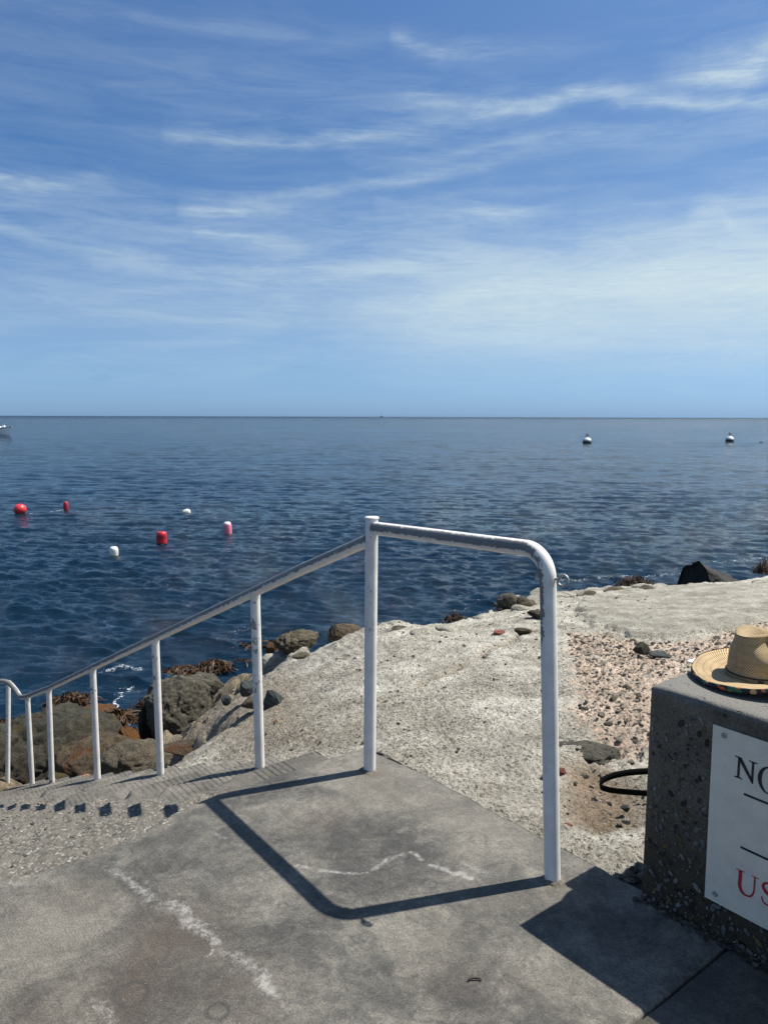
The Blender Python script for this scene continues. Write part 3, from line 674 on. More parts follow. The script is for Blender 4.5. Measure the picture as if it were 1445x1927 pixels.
def boulder(name, c, dims, m, seed, label, cat='boulder', sub=5, rot=0, tilt=0, group=None, parent=None, **kw):
    P, F = rock(sub, seed, **kw); P = P*np.array(dims)/2
    ct, st = math.cos(tilt), math.sin(tilt); P = np.stack([P[:, 0], P[:, 1]*ct-P[:, 2]*st, P[:, 1]*st+P[:, 2]*ct], -1)
    c0, s0 = math.cos(rot), math.sin(rot); P = np.stack([P[:, 0]*c0-P[:, 1]*s0, P[:, 0]*s0+P[:, 1]*c0, P[:, 2]], -1)
    return link(name, npmesh(name, P, F), m, parent, label, cat, group, loc=tuple(map(float, c)))
m_green = rock_mat('green grey rock', (.028, .026, .017), (.070, .065, .044), (.18, .168, .125), (.10, .075, .02), .36, wetz=SEA+.15)
m_brown = rock_mat('brown rock', (.045, .032, .018), (.115, .085, .050), (.20, .165, .11), (.12, .052, .014), .42, wetz=SEA+.1)
m_tan = rock_mat('tan rock', (.075, .062, .040), (.155, .132, .090), (.26, .23, .17), (.16, .10, .04), .30)
m_grey = rock_mat('grey rock', (.060, .054, .040), (.125, .114, .086), (.22, .205, .16), wetz=SEA+.1)
m_weedrock = rock_mat('weed covered rock', (.03, .02, .01), (.09, .045, .014), (.16, .09, .03), (.17, .075, .015), .6, .5)
m_black = rock_mat('wet black rock', (.012, .011, .009), (.032, .028, .022), (.07, .06, .045), rough=.6, sc1=5)
m_blue = rock_mat('blue grey stone', (.045, .055, .055), (.10, .115, .115), (.17, .18, .17))
m_pale = rock_mat('pale limestone', (.27, .255, .21), (.42, .395, .325), (.55, .52, .44))
m_red = rock_mat('red brick rubble', (.24, .075, .05), (.38, .13, .09), (.42, .20, .15), sc1=30)
m_orange = rock_mat('orange stone', (.36, .20, .11), (.50, .32, .19), (.52, .40, .28), sc1=30)
def pb(px, py, Y, wpx, hpx, dep=1.0):
    """centre and size of a rock that fills wpx x hpx where it stands at depth Y"""
    c = at(px, py, Y=Y); k = (c-np.array([0, 0, EYE]))@_D/FPX
    return c, (wpx*k, wpx*k*dep, hpx*k)
def B(px, py, Y, wpx, hpx, m, seed, label, name='boulder', dep=.9, **kw):
    c, d = pb(px, py, Y, wpx, hpx, dep); return boulder(name, c, d, m, seed, label, **kw)
B(85, 1462, 9.1, 335, 240, m_green, 3, 'largest boulder, rounded and green-grey, behind the lowest railing posts', cuts=9, flat=.68, sub=6)
B(-25, 1440, 8.8, 150, 150, m_green, 8, 'dark green boulder cut by the left edge beside the largest boulder')
B(186, 1372, 10.0, 135, 88, m_weedrock, 5, 'dark rock covered in brown weed behind the third lowest railing post', fine=.12)
B(244, 1400, 9.3, 70, 70, m_weedrock, 15, 'small dark weed-covered rock at the water between brown boulders', fine=.14)
B(175, 1435, 8.2, 170, 110, m_brown, 11, 'low brown boulder with orange stains between two railing posts', cuts=8, flat=.7)
B(108, 1468, 7.6, 44, 34, m_green, 21, 'small dark green stone wedged beside the lowest steps', cat='stone', name='stone')
B(153, 1468, 7.2, 36, 20, m_orange, 22, 'small rusty tan stone at the foot of the brown boulder', cat='stone', name='stone', sub=4)
B(120, 1476, 7.4, 30, 14, m_tan, 24, 'thin tan stone lying right beside the lowest steps', cat='stone', name='stone', sub=4)
B(262, 1440, 7.0, 140, 96, m_tan, 12, 'tan boulder sloping down beside the steps, right of the brown boulder', cuts=5, flat=.8)
B(338, 1342, 8.9, 150, 140, m_grey, 14, 'rounded grey boulder with a black wet side below the bay of weed', cuts=10, flat=.66, sub=6)
B(286, 1372, 9.0, 52, 130, m_black, 19, 'black wet rock at the waterline left of the rounded grey boulder', dep=1.2)
B(384, 1300, 9.6, 86, 70, m_grey, 16, 'smaller grey boulder tucked behind the rounded grey boulder')
B(248, 1408, 8.6, 26, 14, m_tan, 27, 'small flat stone in the dark gap by the rounded grey boulder', cat='stone', name='stone', sub=4)
g = G(515, 1325); B(513, 1322, g[1]-.02, 46, 54, m_blue, 31, 'angular blue-grey stone set in the slope right of a railing post', cat='stone', name='stone', sub=4)
B(474, 1324, g[1]+.02, 44, 26, m_tan, 33, 'tan wedge of stone beside the blue-grey stone', cat='stone', name='stone', sub=4)
B(466, 1298, g[1]+.45, 34, 36, m_blue, 34, 'dark angular stone set above the tan wedge of stone', cat='stone', name='stone', sub=4)
B(426, 1318, g[1]+.4, 22, 20, m_blue, 35, 'small dark stone sunk in the slope left of the tan wedge', cat='stone', name='stone', sub=4)
g = G(521, 1362); B(521, 1361, g[1]-.01, 15, 18, m_orange, 36, 'small orange stone standing below the blue-grey stone', cat='stone', name='stone', sub=3)
B(553, 1210, 8.9, 92, 52, m_tan, 41, 'jagged pale crusty rock at the water edge between two railing posts', fine=.2, rough=.3)
B(520, 1222, 9.2, 40, 30, m_weedrock, 47, 'small dark weedy rock left of the jagged crusty rock')
B(652, 1194, 9.0, 84, 40, m_brown, 42, 'low brown rock just left of the capped middle post', flat=.6)
B(742, 1176, 8.2, 52, 20, m_pale, 43, 'long pale stone on the edge right of the middle post', cat='stone', name='stone', sub=4)
B(810, 1180, 8.4, 40, 14, m_tan, 44, 'low tan stone on the edge beside the dark weed clump', cat='stone', name='stone', sub=4)
g = G(955, 1140)
B(954, 1132, g[1]-.05, 42, 42, m_grey, 51, 'taller of two round grey stones on the slope edge', cuts=5)
B(983, 1136, g[1]+.0, 28, 28, m_grey, 52, 'lower round grey stone touching the taller one on its right', cuts=5, sub=4)
B(941, 1146, g[1]-.15, 18, 12, m_grey, 53, 'small grey stone at the foot of the two round stones', cat='stone', name='stone', sub=4)
B(901, 1152, G(899, 1160)[1]+.12, 54, 46, m_green, 54, 'dark mossy stone on the edge left of the round grey stones', cuts=5)
B(1008, 1154, G(1008, 1160)[1], 34, 16, m_green, 55, 'flat mossy stone sunk in the slope below the round stones', cat='stone', name='stone', sub=4)
B(1212, 1110, G(1212, 1113)[1], 34, 22, m_grey, 56, 'grey stone on the far edge of the smooth slab', cat='stone', name='stone', sub=4)
g = G(1222, 1232); B(1205, 1222, g[1], 34, 26, m_green, 57, 'dark green stone casting a black shadow on the rubble', cat='stone', name='stone', sub=4)
B(1238, 1232, g[1]-.03, 36, 14, m_blue, 58, 'flat grey stone right of the dark green one on the rubble', cat='stone', name='stone', sub=4)
# black wedge of rock out in the water: a leaning pyramid
c = at(1328, 1100, Y=15.5)
def wedge():
    D, F = ico(6); P = D.copy()
    for n, d in [((-.93, -.25, .22), .42), ((.36, -.18, .93), .30), ((-.1, -.85, .55), .42), ((.1, .9, .5), .5), ((-.5, -.75, .40), .48), ((.75, -.45, .55), .62), ((.15, .3, .95), .42)]:
        n = np.array(n); n = n/np.linalg.norm(n); k = P@n-d; P -= np.outer(np.maximum(k, 0)*.96, n)
    P *= (1+.26*fbm3(D*3, 6, 2, .66)+.08*fbm3(D*14, 3, 4))[:, None]; return P*np.array([1.25, .9, 1.9]), F
P, F = wedge()
link('boulder', npmesh('boulder', P, F), m_black, None, 'black wedge-shaped rock standing in the sea beyond the slope', 'boulder', loc=(c[0]+.33, c[1], -2.44))
# broken slab lying in the hollow by the railing
c = G(1090, 1418)
P, F = rock(5, 71, cuts=14, rough=.12, flat=.50, fine=.12); P = P*np.array([.20, .17, .085])
link('broken_slab', npmesh('slab', P, F), m_grey, None, 'broken grey lump of concrete with a square corner beside the gravel hollow', 'rubble', loc=(c[0]-.01, c[1]+.06, c[2]-.035))
for px, py, wpx, hpx, m, sd, lb in [(1056, 1448, 24, 20, m_red, 81, 'red brick fragment by the foot of the grey concrete lump'), (1068, 1551, 18, 9, m_red, 82, 'small dark red brick chip right of the near post'),
                                   (940, 1188, 30, 12, m_red, 83, 'reddish stone in the crack left of the near post'), (978, 1185, 40, 16, m_brown, 84, 'brown stone beside the reddish one in the crack'),
                                   (1178, 1542, 20, 13, m_pale, 85, 'pale round pebble in the gravel near the wall'), (1102, 1460, 14, 8, m_blue, 86, 'dark pebble in the brown dirt by the grey lump'),
                                   (1176, 1518, 22, 12, m_blue, 87, 'dark pebble just above the pale round pebble in the gravel'), (862, 1408, 9, 6, m_blue, 88, 'tiny dark chip on the pale slope between the posts'),
                                   (1072, 1415, 12, 9, m_blue, 89, 'dark chip on top of the grey concrete lump')]:
    g = G(px, py+hpx*.3); B(px, py+hpx*.25, g[1]+.01, wpx*1.1, hpx*1.3, m, sd, lb, cat='stone', name='stone', sub=4, cuts=16, flat=.48)
# gully stones by the steps
g = G(350, 1412); B(352, 1408, g[1], 90, 20, m_brown, 91, 'reddish brown ledge stone behind the fourth railing post', cat='stone', name='stone', sub=4)
g = G(290, 1442); B(283, 1448, g[1], 44, 18, m_black, 92, 'dark flat stone beside the steps by the fourth railing post', cat='stone', name='stone', sub=4)

# ragged stones along the lip of the slope: parts of it
rs = np.random.RandomState(31); cl = [(c[0], c[1]) for c in crest if c[0] > 440]
for i in range(30):
    k = rs.randint(len(cl)-1); f_ = rs.rand(); px = cl[k][0]*(1-f_)+cl[k+1][0]*f_; py = cl[k][1]*(1-f_)+cl[k+1][1]*f_+rs.uniform(1, 16)
    if 1255 < px < 1300: continue
    g = G(px, py); sz = rs.uniform(.05, .17)*(1.0 if px < 900 else 1.2); P, F = rock(3, 600+i, cuts=8, rough=.25, flat=.6, fine=.1); P = P*np.array([sz*rs.uniform(.8, 1.6), sz, sz*rs.uniform(.4, .7)])
    link('stone', npmesh('stone', P, F), [MG, MG, m_pale, MG, m_tan][rs.randint(5)], slope, loc=(g[0], g[1]+sz*.3, g[2]-sz*.12))
# embedded stones of the rubble patch: parts of the slope
rs = np.random.RandomState(5)
variants = []
for i in range(6):
    P, F = rock(2, 200+i, cuts=4, rough=.2, flat=.6, fine=.05); mm = npmesh('stone', P*.5, F, smooth=False)
    variants.append((P*.5, F, mm))
m_st = []
for nm, a, b in (('dark chip', (.085, .072, .055), (.17, .148, .115)), ('grey chip', (.19, .168, .13), (.31, .28, .22)), ('buff chip', (.36, .30, .22), (.52, .44, .34))):
    m_st.append(rock_mat(nm, a, b, tuple(x*1.3 for x in b), sc1=40))
vm = []
for i, (P, F, mm) in enumerate(variants):
    for j, q in enumerate(m_st):
        m2 = mm.copy(); m2.name = 'stone'; m2.materials.append(q); vm.append((m2, i, j))
xs = rs.uniform(.9, 4.5, 30000); ys = rs.uniform(2.6, 9.5, 30000)
keep = polysd(xs, ys, Z_pink) < -.02; xs, ys = xs[keep], ys[keep]
hz = ground(xs, ys)[0]
cand = []
for x, y, z in zip(xs, ys, hz):
    q = np.array([x, y, z-EYE]); zc = q@_D; px = PW/2+FPX*(q@CR)/zc; py = PH/2-FPX*(q@CU)/zc
    if px < 1455 and not (px > 1212 and py > 1270) and py < 1500: cand.append((x, y, z, zc))
placed = []
for x, y, z, zc in cand:
    sz = (.016+.040*rs.rand()**2.2)*(1+.10*max(0, zc-3.3))
    if all((x-a)**2+(y-b)**2 > (.55*(sz+c))**2 for a, b, c, *_ in placed):
        placed.append((x, y, sz, z, zc))
    if len(placed) > 1500: break
placed.sort(key=lambda t: -t[2]/t[4])
rest = []
for i, (x, y, sz, z, zc) in enumerate(placed):
    sc3 = np.array([sz*rs.uniform(.85, 1.35), sz*rs.uniform(.7, 1.0), sz*rs.uniform(.45, .75)]); rz = rs.rand()*6.28
    if i < 290:
        m2, a, j = vm[rs.randint(len(vm))]
        o = link('stone', m2, None, slope, loc=(x, y, z-sc3[2]*.06)); o.scale = tuple(map(float, sc3)); o.rotation_euler = (rs.uniform(-.3, .3), rs.uniform(-.3, .3), rz)
    else: rest.append((x, y, z, sc3, rz))
def scatter(items, name, parent, mats, seed=1):
    """many chips joined in one mesh, one material slot per colour"""
    rs = np.random.RandomState(seed); Vs = []; Fs = []; mi = []; off = 0
    for x, y, z, s3, rz in items:
        P, F, _ = variants[rs.randint(6)]; c0, s0 = math.cos(rz), math.sin(rz); Q = P*s3
        Q = np.stack([Q[:, 0]*c0-Q[:, 1]*s0+x, Q[:, 0]*s0+Q[:, 1]*c0+y, Q[:, 2]+z+s3[2]*.1], -1)
        Vs.append(Q); Fs.append(F+off); off += len(Q); mi.append(np.full(len(F), rs.choice(len(mats))))
    me = npmesh(name, np.vstack(Vs), np.vstack(Fs), False)
    for q in mats: me.materials.append(q)
    me.polygons.foreach_set('material_index', np.concatenate(mi).astype(np.int32)); me.update()
    return link(name, me, None, parent, kind='stuff')
# low-poly variants for the loose chips
variants = [(rock(1, 300+i, cuts=3, rough=.2, flat=.6)[0]*.5, ico(1)[1], None) for i in range(6)]
more = []
xs = rs.uniform(-3.0, 3.5, 26000); ys = rs.uniform(2.0, 9.5, 26000); hz, pk_, sl_, di_, we_, ck_ = ground(xs, ys)
vvv = (xs-P0[0])*VV[0]+(ys-P0[1])*VV[1]
for x, y, z, a, b, d, cc, v_ in zip(xs, ys, hz, pk_, sl_, di_, ck_, vvv):
    if v_ > EDGE-.02: continue
    q = np.array([x, y, z-EYE]); zc = q@_D; px = PW/2+FPX*(q@CR)/zc
    if px > 1250 or px < 200: continue
    pr = .09+.3*a-.06*b+.75*d+.6*cc
    if rs.rand() < pr: sz = .006+.018*rs.rand()**2.5; more.append((x, y, z, np.array([sz*1.2, sz, sz*.7])*(1+.12*max(0, zc-3)), rs.rand()*6.28))
scatter(rest+more, 'pebbles', slope, m_st, 3)
# loosened aggregate on the worn steps
chips = []
for i in range(3200):
    k = rs.randint(1, 7); s_ = S0+(k-rs.rand())*RUN; v_ = rs.uniform(.3, 2.6)
    if k == 0: s_ = S0-.09*rs.rand(); v_ = rs.uniform(.6, 1.9)
    e = sst(.45, .8, v_) if k else 1.0
    if rs.rand() > e: continue
    sz = .007+.014*rs.rand()**2; p = W(s_, v_, -RISE*k-.016*(k > 0)-.004); chips.append((p[0], p[1], p[2], np.array([sz*1.25, sz, sz*.7]), rs.rand()*6.28))
o = scatter(chips, 'exposed_aggregate', stairs, m_st, 9); o.matrix_parent_inverse = Matrix.Translation(-Vector(W(S0, .5, 0)))

# ---------------------------------------------------------------- railing
RR = .0255
rail = link('railing', None, label='white painted pipe handrail with chipped paint running from the platform down the steps', cat='railing', loc=tuple(W(0, 0, 0)))
RO = W(0, 0, 0)
def pipe(name, path, wearfn, r=RR, seg=32, parent=None, cap=True, m=None, **kw):
    V, F, Dn, L = tube(path, r, seg, cap); V = np.array(V)-RO
    me = pymesh(name, V, F, True)
    if wearfn is not None: fattr(me, 'wear', wearfn(Dn, L))
    else: fattr(me, 'wear', np.zeros(len(V)))
    me.polygons.foreach_set('use_smooth', np.array([len(p.vertices) == 4 for p in me.polygons]))
    return link(name, me, m or MP, parent or rail, **kw)
def dense(pts, step=.012):
    P = np.array(pts); out = [P[0]]
    for a, b in zip(P[:-1], P[1:]):
        n = max(2, int(np.linalg.norm(b-a)/step))
        out += [a+(b-a)*i/n for i in range(1, n+1)]
    return out
def band(deg, width, amp, fall=None, base=-.12):
    d0 = VV*math.cos(R(deg))+np.array([0, 0, 1])*math.sin(R(deg))
    def f(Dn, L):
        a = np.degrees(np.arccos(np.clip(Dn@d0, -1, 1))); w_ = amp*np.exp(-(a/width)**2.6)+base
        if fall: w_ = w_*np.interp(L, *fall)
        return w_
    return f
# near post with its bend and the level rail
top = W(0, 0, 1.012); bs, bz, br = -.800, 1.042, .088
pth = [W(-.020, 0, 1.014)] + [W(s, 0, 1.014+(bz-1.014)*(-s/.80)) for s in np.linspace(-.05, bs, 60)]
for a in np.linspace(0, math.pi/2, 14)[1:]: pth.append(W(bs-br*math.sin(a), 0, bz-br*(1-math.cos(a))))
L1 = len(pth)
lev = dense([tuple(p) for p in pth], .012)
pb0, pb1 = pth[-1], W(-.944, .002, -.03)
lev = lev + dense([pb0, pb1], .012)[1:]
def wear_near(Dn, L):
    d0 = VV*math.cos(R(22))+np.array([0, 0, 1])*math.sin(R(22))
    a = np.degrees(np.arccos(np.clip(Dn@d0, -1, 1)))
    up = np.exp(-(a/46)**3)
    # on the bend the bare patch keeps to the inner face, on the post it thins out
    inner = np.clip(Dn@(UU*.55+VV*.83), 0, 1)
    t = sst(.74, .92, L); w1 = .88*up*(1-t)
    w2 = t*np.interp(L, [.85, .95, 1.05, 1.15, 1.3, 1.6, 2.0], [.62, .80, .66, .40, .22, .26, .04])*inner**1.5
    return w1+w2-.02
pipe('rail', lev, wear_near, label='level rail bent down into the near post')
# lower rail
sp = [(.02, .962), (.5, .772), (.92, .598), (2.283, .035), (3.6, -.510), (4.906, -1.052), (5.76, -1.385), (6.02, -1.47)]
low = dense([W(s, 0, z) for s, z in sp], .014)
# rounded turn at the bottom on to the next flight
turn = [W(6.02, 0, -1.47), W(6.10, .005, -1.47), W(6.20, .02, -1.43), W(6.32, .05, -1.39), W(6.42, .11, -1.385), W(6.47, .20, -1.41), W(6.48, .32, -1.46), W(6.47, .7, -1.62), W(6.45, 1.3, -1.88)]
def catmull(P, n=8):
    P = [np.array(p) for p in P]; P = [2*P[0]-P[1]]+P+[2*P[-1]-P[-2]]; out = []
    for i in range(1, len(P)-2):
        for k in range(n):
            t = k/n; a, b, c, d = P[i-1:i+3]
            out.append(.5*((2*b)+(-a+c)*t+(2*a-5*b+4*c-d)*t*t+(-a+3*b-3*c+d)*t**3))
    out.append(P[-2]); return out
pipe('rail', low+catmull(turn)[1:], lambda Dn, L: band(48, 74, .98)(Dn, L)*np.interp(L, [0, 1.0, 2.0, 8], [1, .92, .98, 1.0])+.02*np.interp(L, [0, 3, 8], [0, 6, 14]), label='sloping rail worn to bare grey on top')
# posts
def speck(patch):
    def f(Dn, L):
        h = L.max(); t = L/h; w_ = np.full(L.shape, .21)
        for c0, wd, am, side_ in patch: w_ = np.maximum(w_, (am+.04)*np.exp(-((t-c0)/wd)**2)*np.clip(.55+.45*(Dn@(VV*.8-UU*side_)), 0, 1)+.05)
        return w_
    return f
posts = [(0, 0, -.02, 1.050, -.014, [(.60, .05, .42, .4), (.72, .05, .36, .4), (.82, .04, .3, .4), (.35, .25, .16, -.4)]),
         (.97, -.02, -.36, .58, -.006, [(.82, .05, .50, .4), (.74, .04, .55, .4), (.68, .03, .55, .4), (.5, .10, .36, .4), (.60, .05, .4, .4), (.95, .04, .4, .3), (.3, .1, .2, .3)]),
         (2.296, -.01, -.90, .03, -.008, [(.85, .07, .45, .4), (.72, .08, .48, .4), (.6, .05, .3, .4)]),
         (3.599, .0, -1.44, -.515, 0, [(.8, .12, .42, .4), (.93, .04, .3, .4)]),
         (4.906, .02, -1.98, -1.06, 0, [(.85, .1, .3, .4), (.05, .04, .5, .4)]),
         (5.757, .0, -2.34, -1.40, 0, [(.15, .14, .62, -.8), (.9, .1, .3, .3)]),
         (6.43, .10, -2.56, -1.40, 0, [(.5, .5, .35, .3)])]
for i, (s, v, z0, z1, lean, pt) in enumerate(posts):
    p = pipe('post', dense([W(s+lean*-1, v, z0-.02), W(s, v*.3, z1)], .012), speck(pt), r=RR*(.98 if i == 0 else .96), cap=(i == 0))
    if i == 0:
        V, F = lathe([(.0, 0), (.0275, 0), (.0285, .002), (.0285, .005), (.026, .008), (0.0, .0085)], 32)
        V = np.array(V)+W(s, 0, 1.050)-RO; me = pymesh('cap', V, F, True); fattr(me, 'wear', np.full(len(V), .1)); link('cap', me, MP, p)
    else:
        # weld bead under the rail
        V, F, Dn, L = tube([W(s, v*.3, z1-.035), W(s, v*.3, z1-.02), W(s, v*.3, z1-.006)], RR, 24, False, taper=[.99, 1.05, 1.16])
        me = pymesh('weld', np.array(V)-RO, F, True); fattr(me, 'wear', np.full(len(V), .12)); link('weld', me, MP, p)
m_mort = plain('mortar', (.12, .105, .085), .95, .35, 120, .003)
for s, v, z0 in [(-.944, .002, 0), (.014, 0, 0)]+[(p[0], p[1], p[2]) for p in posts[1:6]]:
    V = []; F = []; rs = np.random.RandomState(int(abs(s*100)))
    for j, (r_, z_) in enumerate(((.024, .009), (.030, .007), (.038, .002), (.043, -.004))):
        for k in range(28): a = 2*math.pi*k/28; q = r_*(1+.28*(j/3)*math.sin(3*a+s*9)*.5+.12*(j/3)*math.sin(7*a)); V.append(W(s, v, z0+z_*(1+.3*math.sin(5*a)))+np.array([q*math.cos(a), q*math.sin(a), 0])-RO)
    for j in range(3):
        for k in range(28): F.append([j*28+k, (j+1)*28+k, (j+1)*28+(k+1) % 28, j*28+(k+1) % 28])
    link('mortar_collar', pymesh('mortar_collar', V, F, True), m_mort, rail)
# eye bolt through the bend of the near post
m_steel = plain('weathered steel', (.34, .33, .31), .45, .3, 90, .0008, Metallic=.6)
ey = W(-.892, 0, .962); bd = -UU*.92-VV*.15; bd = bd/np.linalg.norm(bd)
bolt = link('eye_bolt', pymesh('eye_bolt', *join([tube([ey-bd*.043-RO, ey+bd*.040-RO], .0045, 10)[:2], tube([ey-bd*.045-RO, ey-bd*.034-RO], .009, 6)[:2]]), smooth=False), m_steel, rail)
cen = ey+bd*.052; up = np.array([0, 0, 1.])
ring = [cen+(-bd*math.cos(a)+up*math.sin(a))*.0165+VV*.002*a for a in np.linspace(.15, 2*math.pi-.25, 30)]
link('ring', pymesh('ring', *tube([p-RO for p in ring], .0042, 12)[:2], smooth=True), m_steel, bolt)

# ---------------------------------------------------------------- low wall, exposed aggregate
m_wall, N = mat('dark concrete with embedded pebbles')
o = N.coord(); vvg = N.n('ShaderNodeTexVoronoi', {'Vector': N.v('ADD', o, N.v('SCALE', N.noise(o, 25, 2, .5, color=True), .02)), 'Scale': 34.0})
r = N.n('ShaderNodeSeparateColor', {0: vvg.outputs['Color']}); fin = N.noise(o, 150, 4, .7); med = N.noise(o, 9, 5, .6)
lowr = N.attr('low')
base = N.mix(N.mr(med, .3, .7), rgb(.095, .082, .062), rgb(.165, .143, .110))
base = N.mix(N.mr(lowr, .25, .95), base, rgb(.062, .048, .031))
base = N.mix(1.0, base, N.mix(N.mr(fin, .25, .75), rgb(.6, .6, .6), rgb(1.35, 1.35, 1.35)), 'MULTIPLY')
hole = N.m('MULTIPLY', N.m('GREATER_THAN', r.outputs[0], .84), N.mr(vvg.outputs['Distance'], .36, .26))
c = N.mix(N.m('MULTIPLY', hole, .85), base, rgb(.015, .013, .010))
capt = N.attr('cap')
topc = N.mix(N.mr(fin, .3, .7), rgb(.125, .120, .108), rgb(.19, .182, .162))
c = N.mix(capt, c, topc)
N.out(c, .88, N.bump(N.m('SUBTRACT', N.m('ADD', fin, N.m('MULTIPLY', med, 2.0)), N.m('MULTIPLY', hole, 1.5)), .004, .9), Specular_IOR_Level=.3)
WS0, WS1, WV0, WV1, WH = -1.160, -6.5, EDGE-.004, EDGE-.46, .667
wall = link('low_wall', None, label='dark low concrete wall full of pebbles, carrying the white sign and the straw hat', cat='wall', loc=tuple(W(WS0, WV0, 0)))
WO = W(WS0, WV0, 0)
def wallmesh():
    # cross-section across the wall with rounded shoulders, swept along it
    prof = [(0, -.25)]+[(0, z) for z in np.linspace(-.1, WH-.020, 64)]+[(.0035, WH-.012), (.0075, WH-.0035), (.016, WH)]+[(t, WH) for t in np.linspace(.035, .425, 40)]+[(.440, WH-.004), (.452, WH-.020), (.455, WH-.05), (.455, -.25)]
    prof = np.array(prof); st = np.concatenate([np.linspace(0, .7, 90), np.linspace(.75, 5.2, 40)])
    t, i = np.meshgrid(np.arange(len(prof)), np.arange(len(st)))
    d = prof[t, 0]; z = prof[t, 1]; s = st[i]
    e = np.exp(-s/.010)                         # ease the end corner
    front = (prof[t, 0] < 1e-6)
    bx = front*(.004*fbm2(s*14, z*14, 4, 91)+.005*sst(.22, .0, z)*fbm2(s*28, z*28, 3, 92)*2) + .006*e*front
    zt = z+(prof[t, 1] > WH-.012)*(.002*fbm2(s*9, d*9, 3, 93)-.006*e)
    P = WO+(-UU)*(s)[..., None]+(-VV)*(d+bx)[..., None]; P[..., 2] = zt
    P = P.reshape(-1, 3)-WO; F = gridfaces(len(st), len(prof), False)
    n = len(P); cap = np.vstack([P[:len(prof)], [[0, 0, .2]+0*P[0]]]); cap[-1] = P[:len(prof)].mean(0)
    V = np.vstack([P, cap]); Fc = [[n+k, n+k+1, n+len(prof)] for k in range(len(prof)-1)]
    return V, F, Fc, (np.concatenate([zt.ravel(), cap[:, 2]]), np.concatenate([d.ravel(), np.full(len(cap), .0)]))
V, F, Fc, (zz_, dd_) = wallmesh()
me = pymesh('block', V, [list(map(int, f)) for f in F]+Fc, True)
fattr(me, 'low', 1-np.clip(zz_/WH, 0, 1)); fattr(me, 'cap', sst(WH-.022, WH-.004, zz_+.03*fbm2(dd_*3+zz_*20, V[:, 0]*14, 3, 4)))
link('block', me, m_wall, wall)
# pebbles set in its face: the largest ones one by one, the small ones as stuff
m_peb = [rock_mat('face pebble '+n, a, b, tuple(min(.6, x*1.25) for x in b), sc1=30) for n, a, b in (('grey', (.24, .23, .21), (.36, .345, .31)), ('pale', (.38, .365, .325), (.52, .50, .44)), ('ochre', (.24, .16, .06), (.36, .26, .11)), ('dark', (.05, .045, .04), (.11, .10, .085)))]
rs = np.random.RandomState(12); pebv = []
for i in range(6):
    P = ico(2)[0].copy(); P *= (1+.25*fbm3(P*1.5+i*4, 2, 400+i))[:, None]
    for j, q in enumerate(m_peb): mm = npmesh('pebble', P*.5, ico(2)[1]); mm.materials.append(q); pebv.append((mm, j))
cnt = 0; got = []; small = []
while cnt < 330 and len(got) < 2000:
    s = rs.uniform(.012, .62); z = (rs.rand()**1.35)*.60+.01
    sz = .0055+.013*rs.rand()**2.2
    if any((s-a)**2+(z-b)**2 < (.55*(sz+c))**2 for a, b, c in got): got.append((9, 9, 0)); continue
    if s > .195 and .10 < z < .62-.0: got.append((9, 9, 0)); continue
    got.append((s, z, sz)); cnt += 1
got = sorted([g for g in got if g[2] > 0], key=lambda g: -g[2])
for i, (s, z, sz) in enumerate(got):
    mm, j = pebv[rs.choice(len(pebv), p=np.tile([.38, .30, .12, .20], 6)/6)]
    o = link('pebble', mm, None, wall, loc=tuple(-UU*s+VV*(.0026+.004*sst(.2, 0, z)*.5)+np.array([0, 0, z])))
    o.scale = (sz*rs.uniform(.7, 1.0), sz*.30, sz*rs.uniform(1.0, 1.9)); 
    q = Matrix(((-UU[0], VV[0], 0), (-UU[1], VV[1], 0), (0, 0, 1))).to_euler(); o.rotation_mode = 'XYZ'
    o.rotation_euler = (Matrix(((-UU[0], VV[0], 0), (-UU[1], VV[1], 0), (0, 0, 1))) @ Matrix.Rotation(rs.uniform(-1.1, 1.1), 3, 'Y')).to_euler()
# rubble heaped along the foot of the wall
foot = []
for i in range(420):
    s = WS0-rs.rand()**1.0*.9; v = WV0+abs(rs.normal())*.016; sz = .006+.016*rs.rand()**2; p = W(s, v, .002); foot.append((p[0], p[1], p[2], np.array([sz*1.2, sz, sz*.8]), rs.rand()*6))
for i in range(160):
    s = WS0+rs.rand()*.10; v = EDGE-.01-rs.rand()*.10; sz = .008+.022*rs.rand()**2; p = W(s, v, 0); z = ground(np.array([p[0]]), np.array([p[1]]))[0][0]; foot.append((p[0], p[1], max(z, -.06)+.004, np.array([sz*1.2, sz, sz*.8]), rs.rand()*6))
o = scatter(foot, 'foot_rubble', wall, [m_st[0], m_st[0], m_st[1]], 4); o.matrix_parent_inverse = Matrix.Translation(-Vector(WO))

# ---------------------------------------------------------------- sign on the wall
m_sign, N = mat('white enamelled plate'); o = N.coord(); n = N.noise(o, 14, 6, .7); n2 = N.noise(N.stretch(o, (1, 1, .15)), 60, 4, .7); n3 = N.noise(o, 90, 3, .8)
c = N.mix(N.mr(n, .35, .75), rgb(.74, .68, .56), rgb(.64, .59, .48)); c = N.mix(N.m('MULTIPLY', N.mr(n2, .6, .8), .35), c, rgb(.5, .48, .42)); c = N.mix(N.m('MULTIPLY', N.mr(n3, .70, .76), .6), c, rgb(.3, .28, .25))
N.out(c, .38, N.bump(n, .0006, .5))
def ink(name, c):
    m, N = mat(name); o = N.coord(); n = N.noise(o, 170, 4, .7); k = N.mr(n, .66, .72)
    N.out(N.mix(N.m('MULTIPLY', k, .75), rgb(*c), rgb(.6, .6, .57)), .55); return m
m_ink = ink('black sign paint', (.012, .012, .016)); m_redink = ink('red sign paint', (.42, .02, .035))
SO = W(-1.3598, WV0+.006, 0)
sign = link('sign', None, label='white metal sign with black and red lettering screwed to the low wall', cat='sign', loc=tuple(SO))
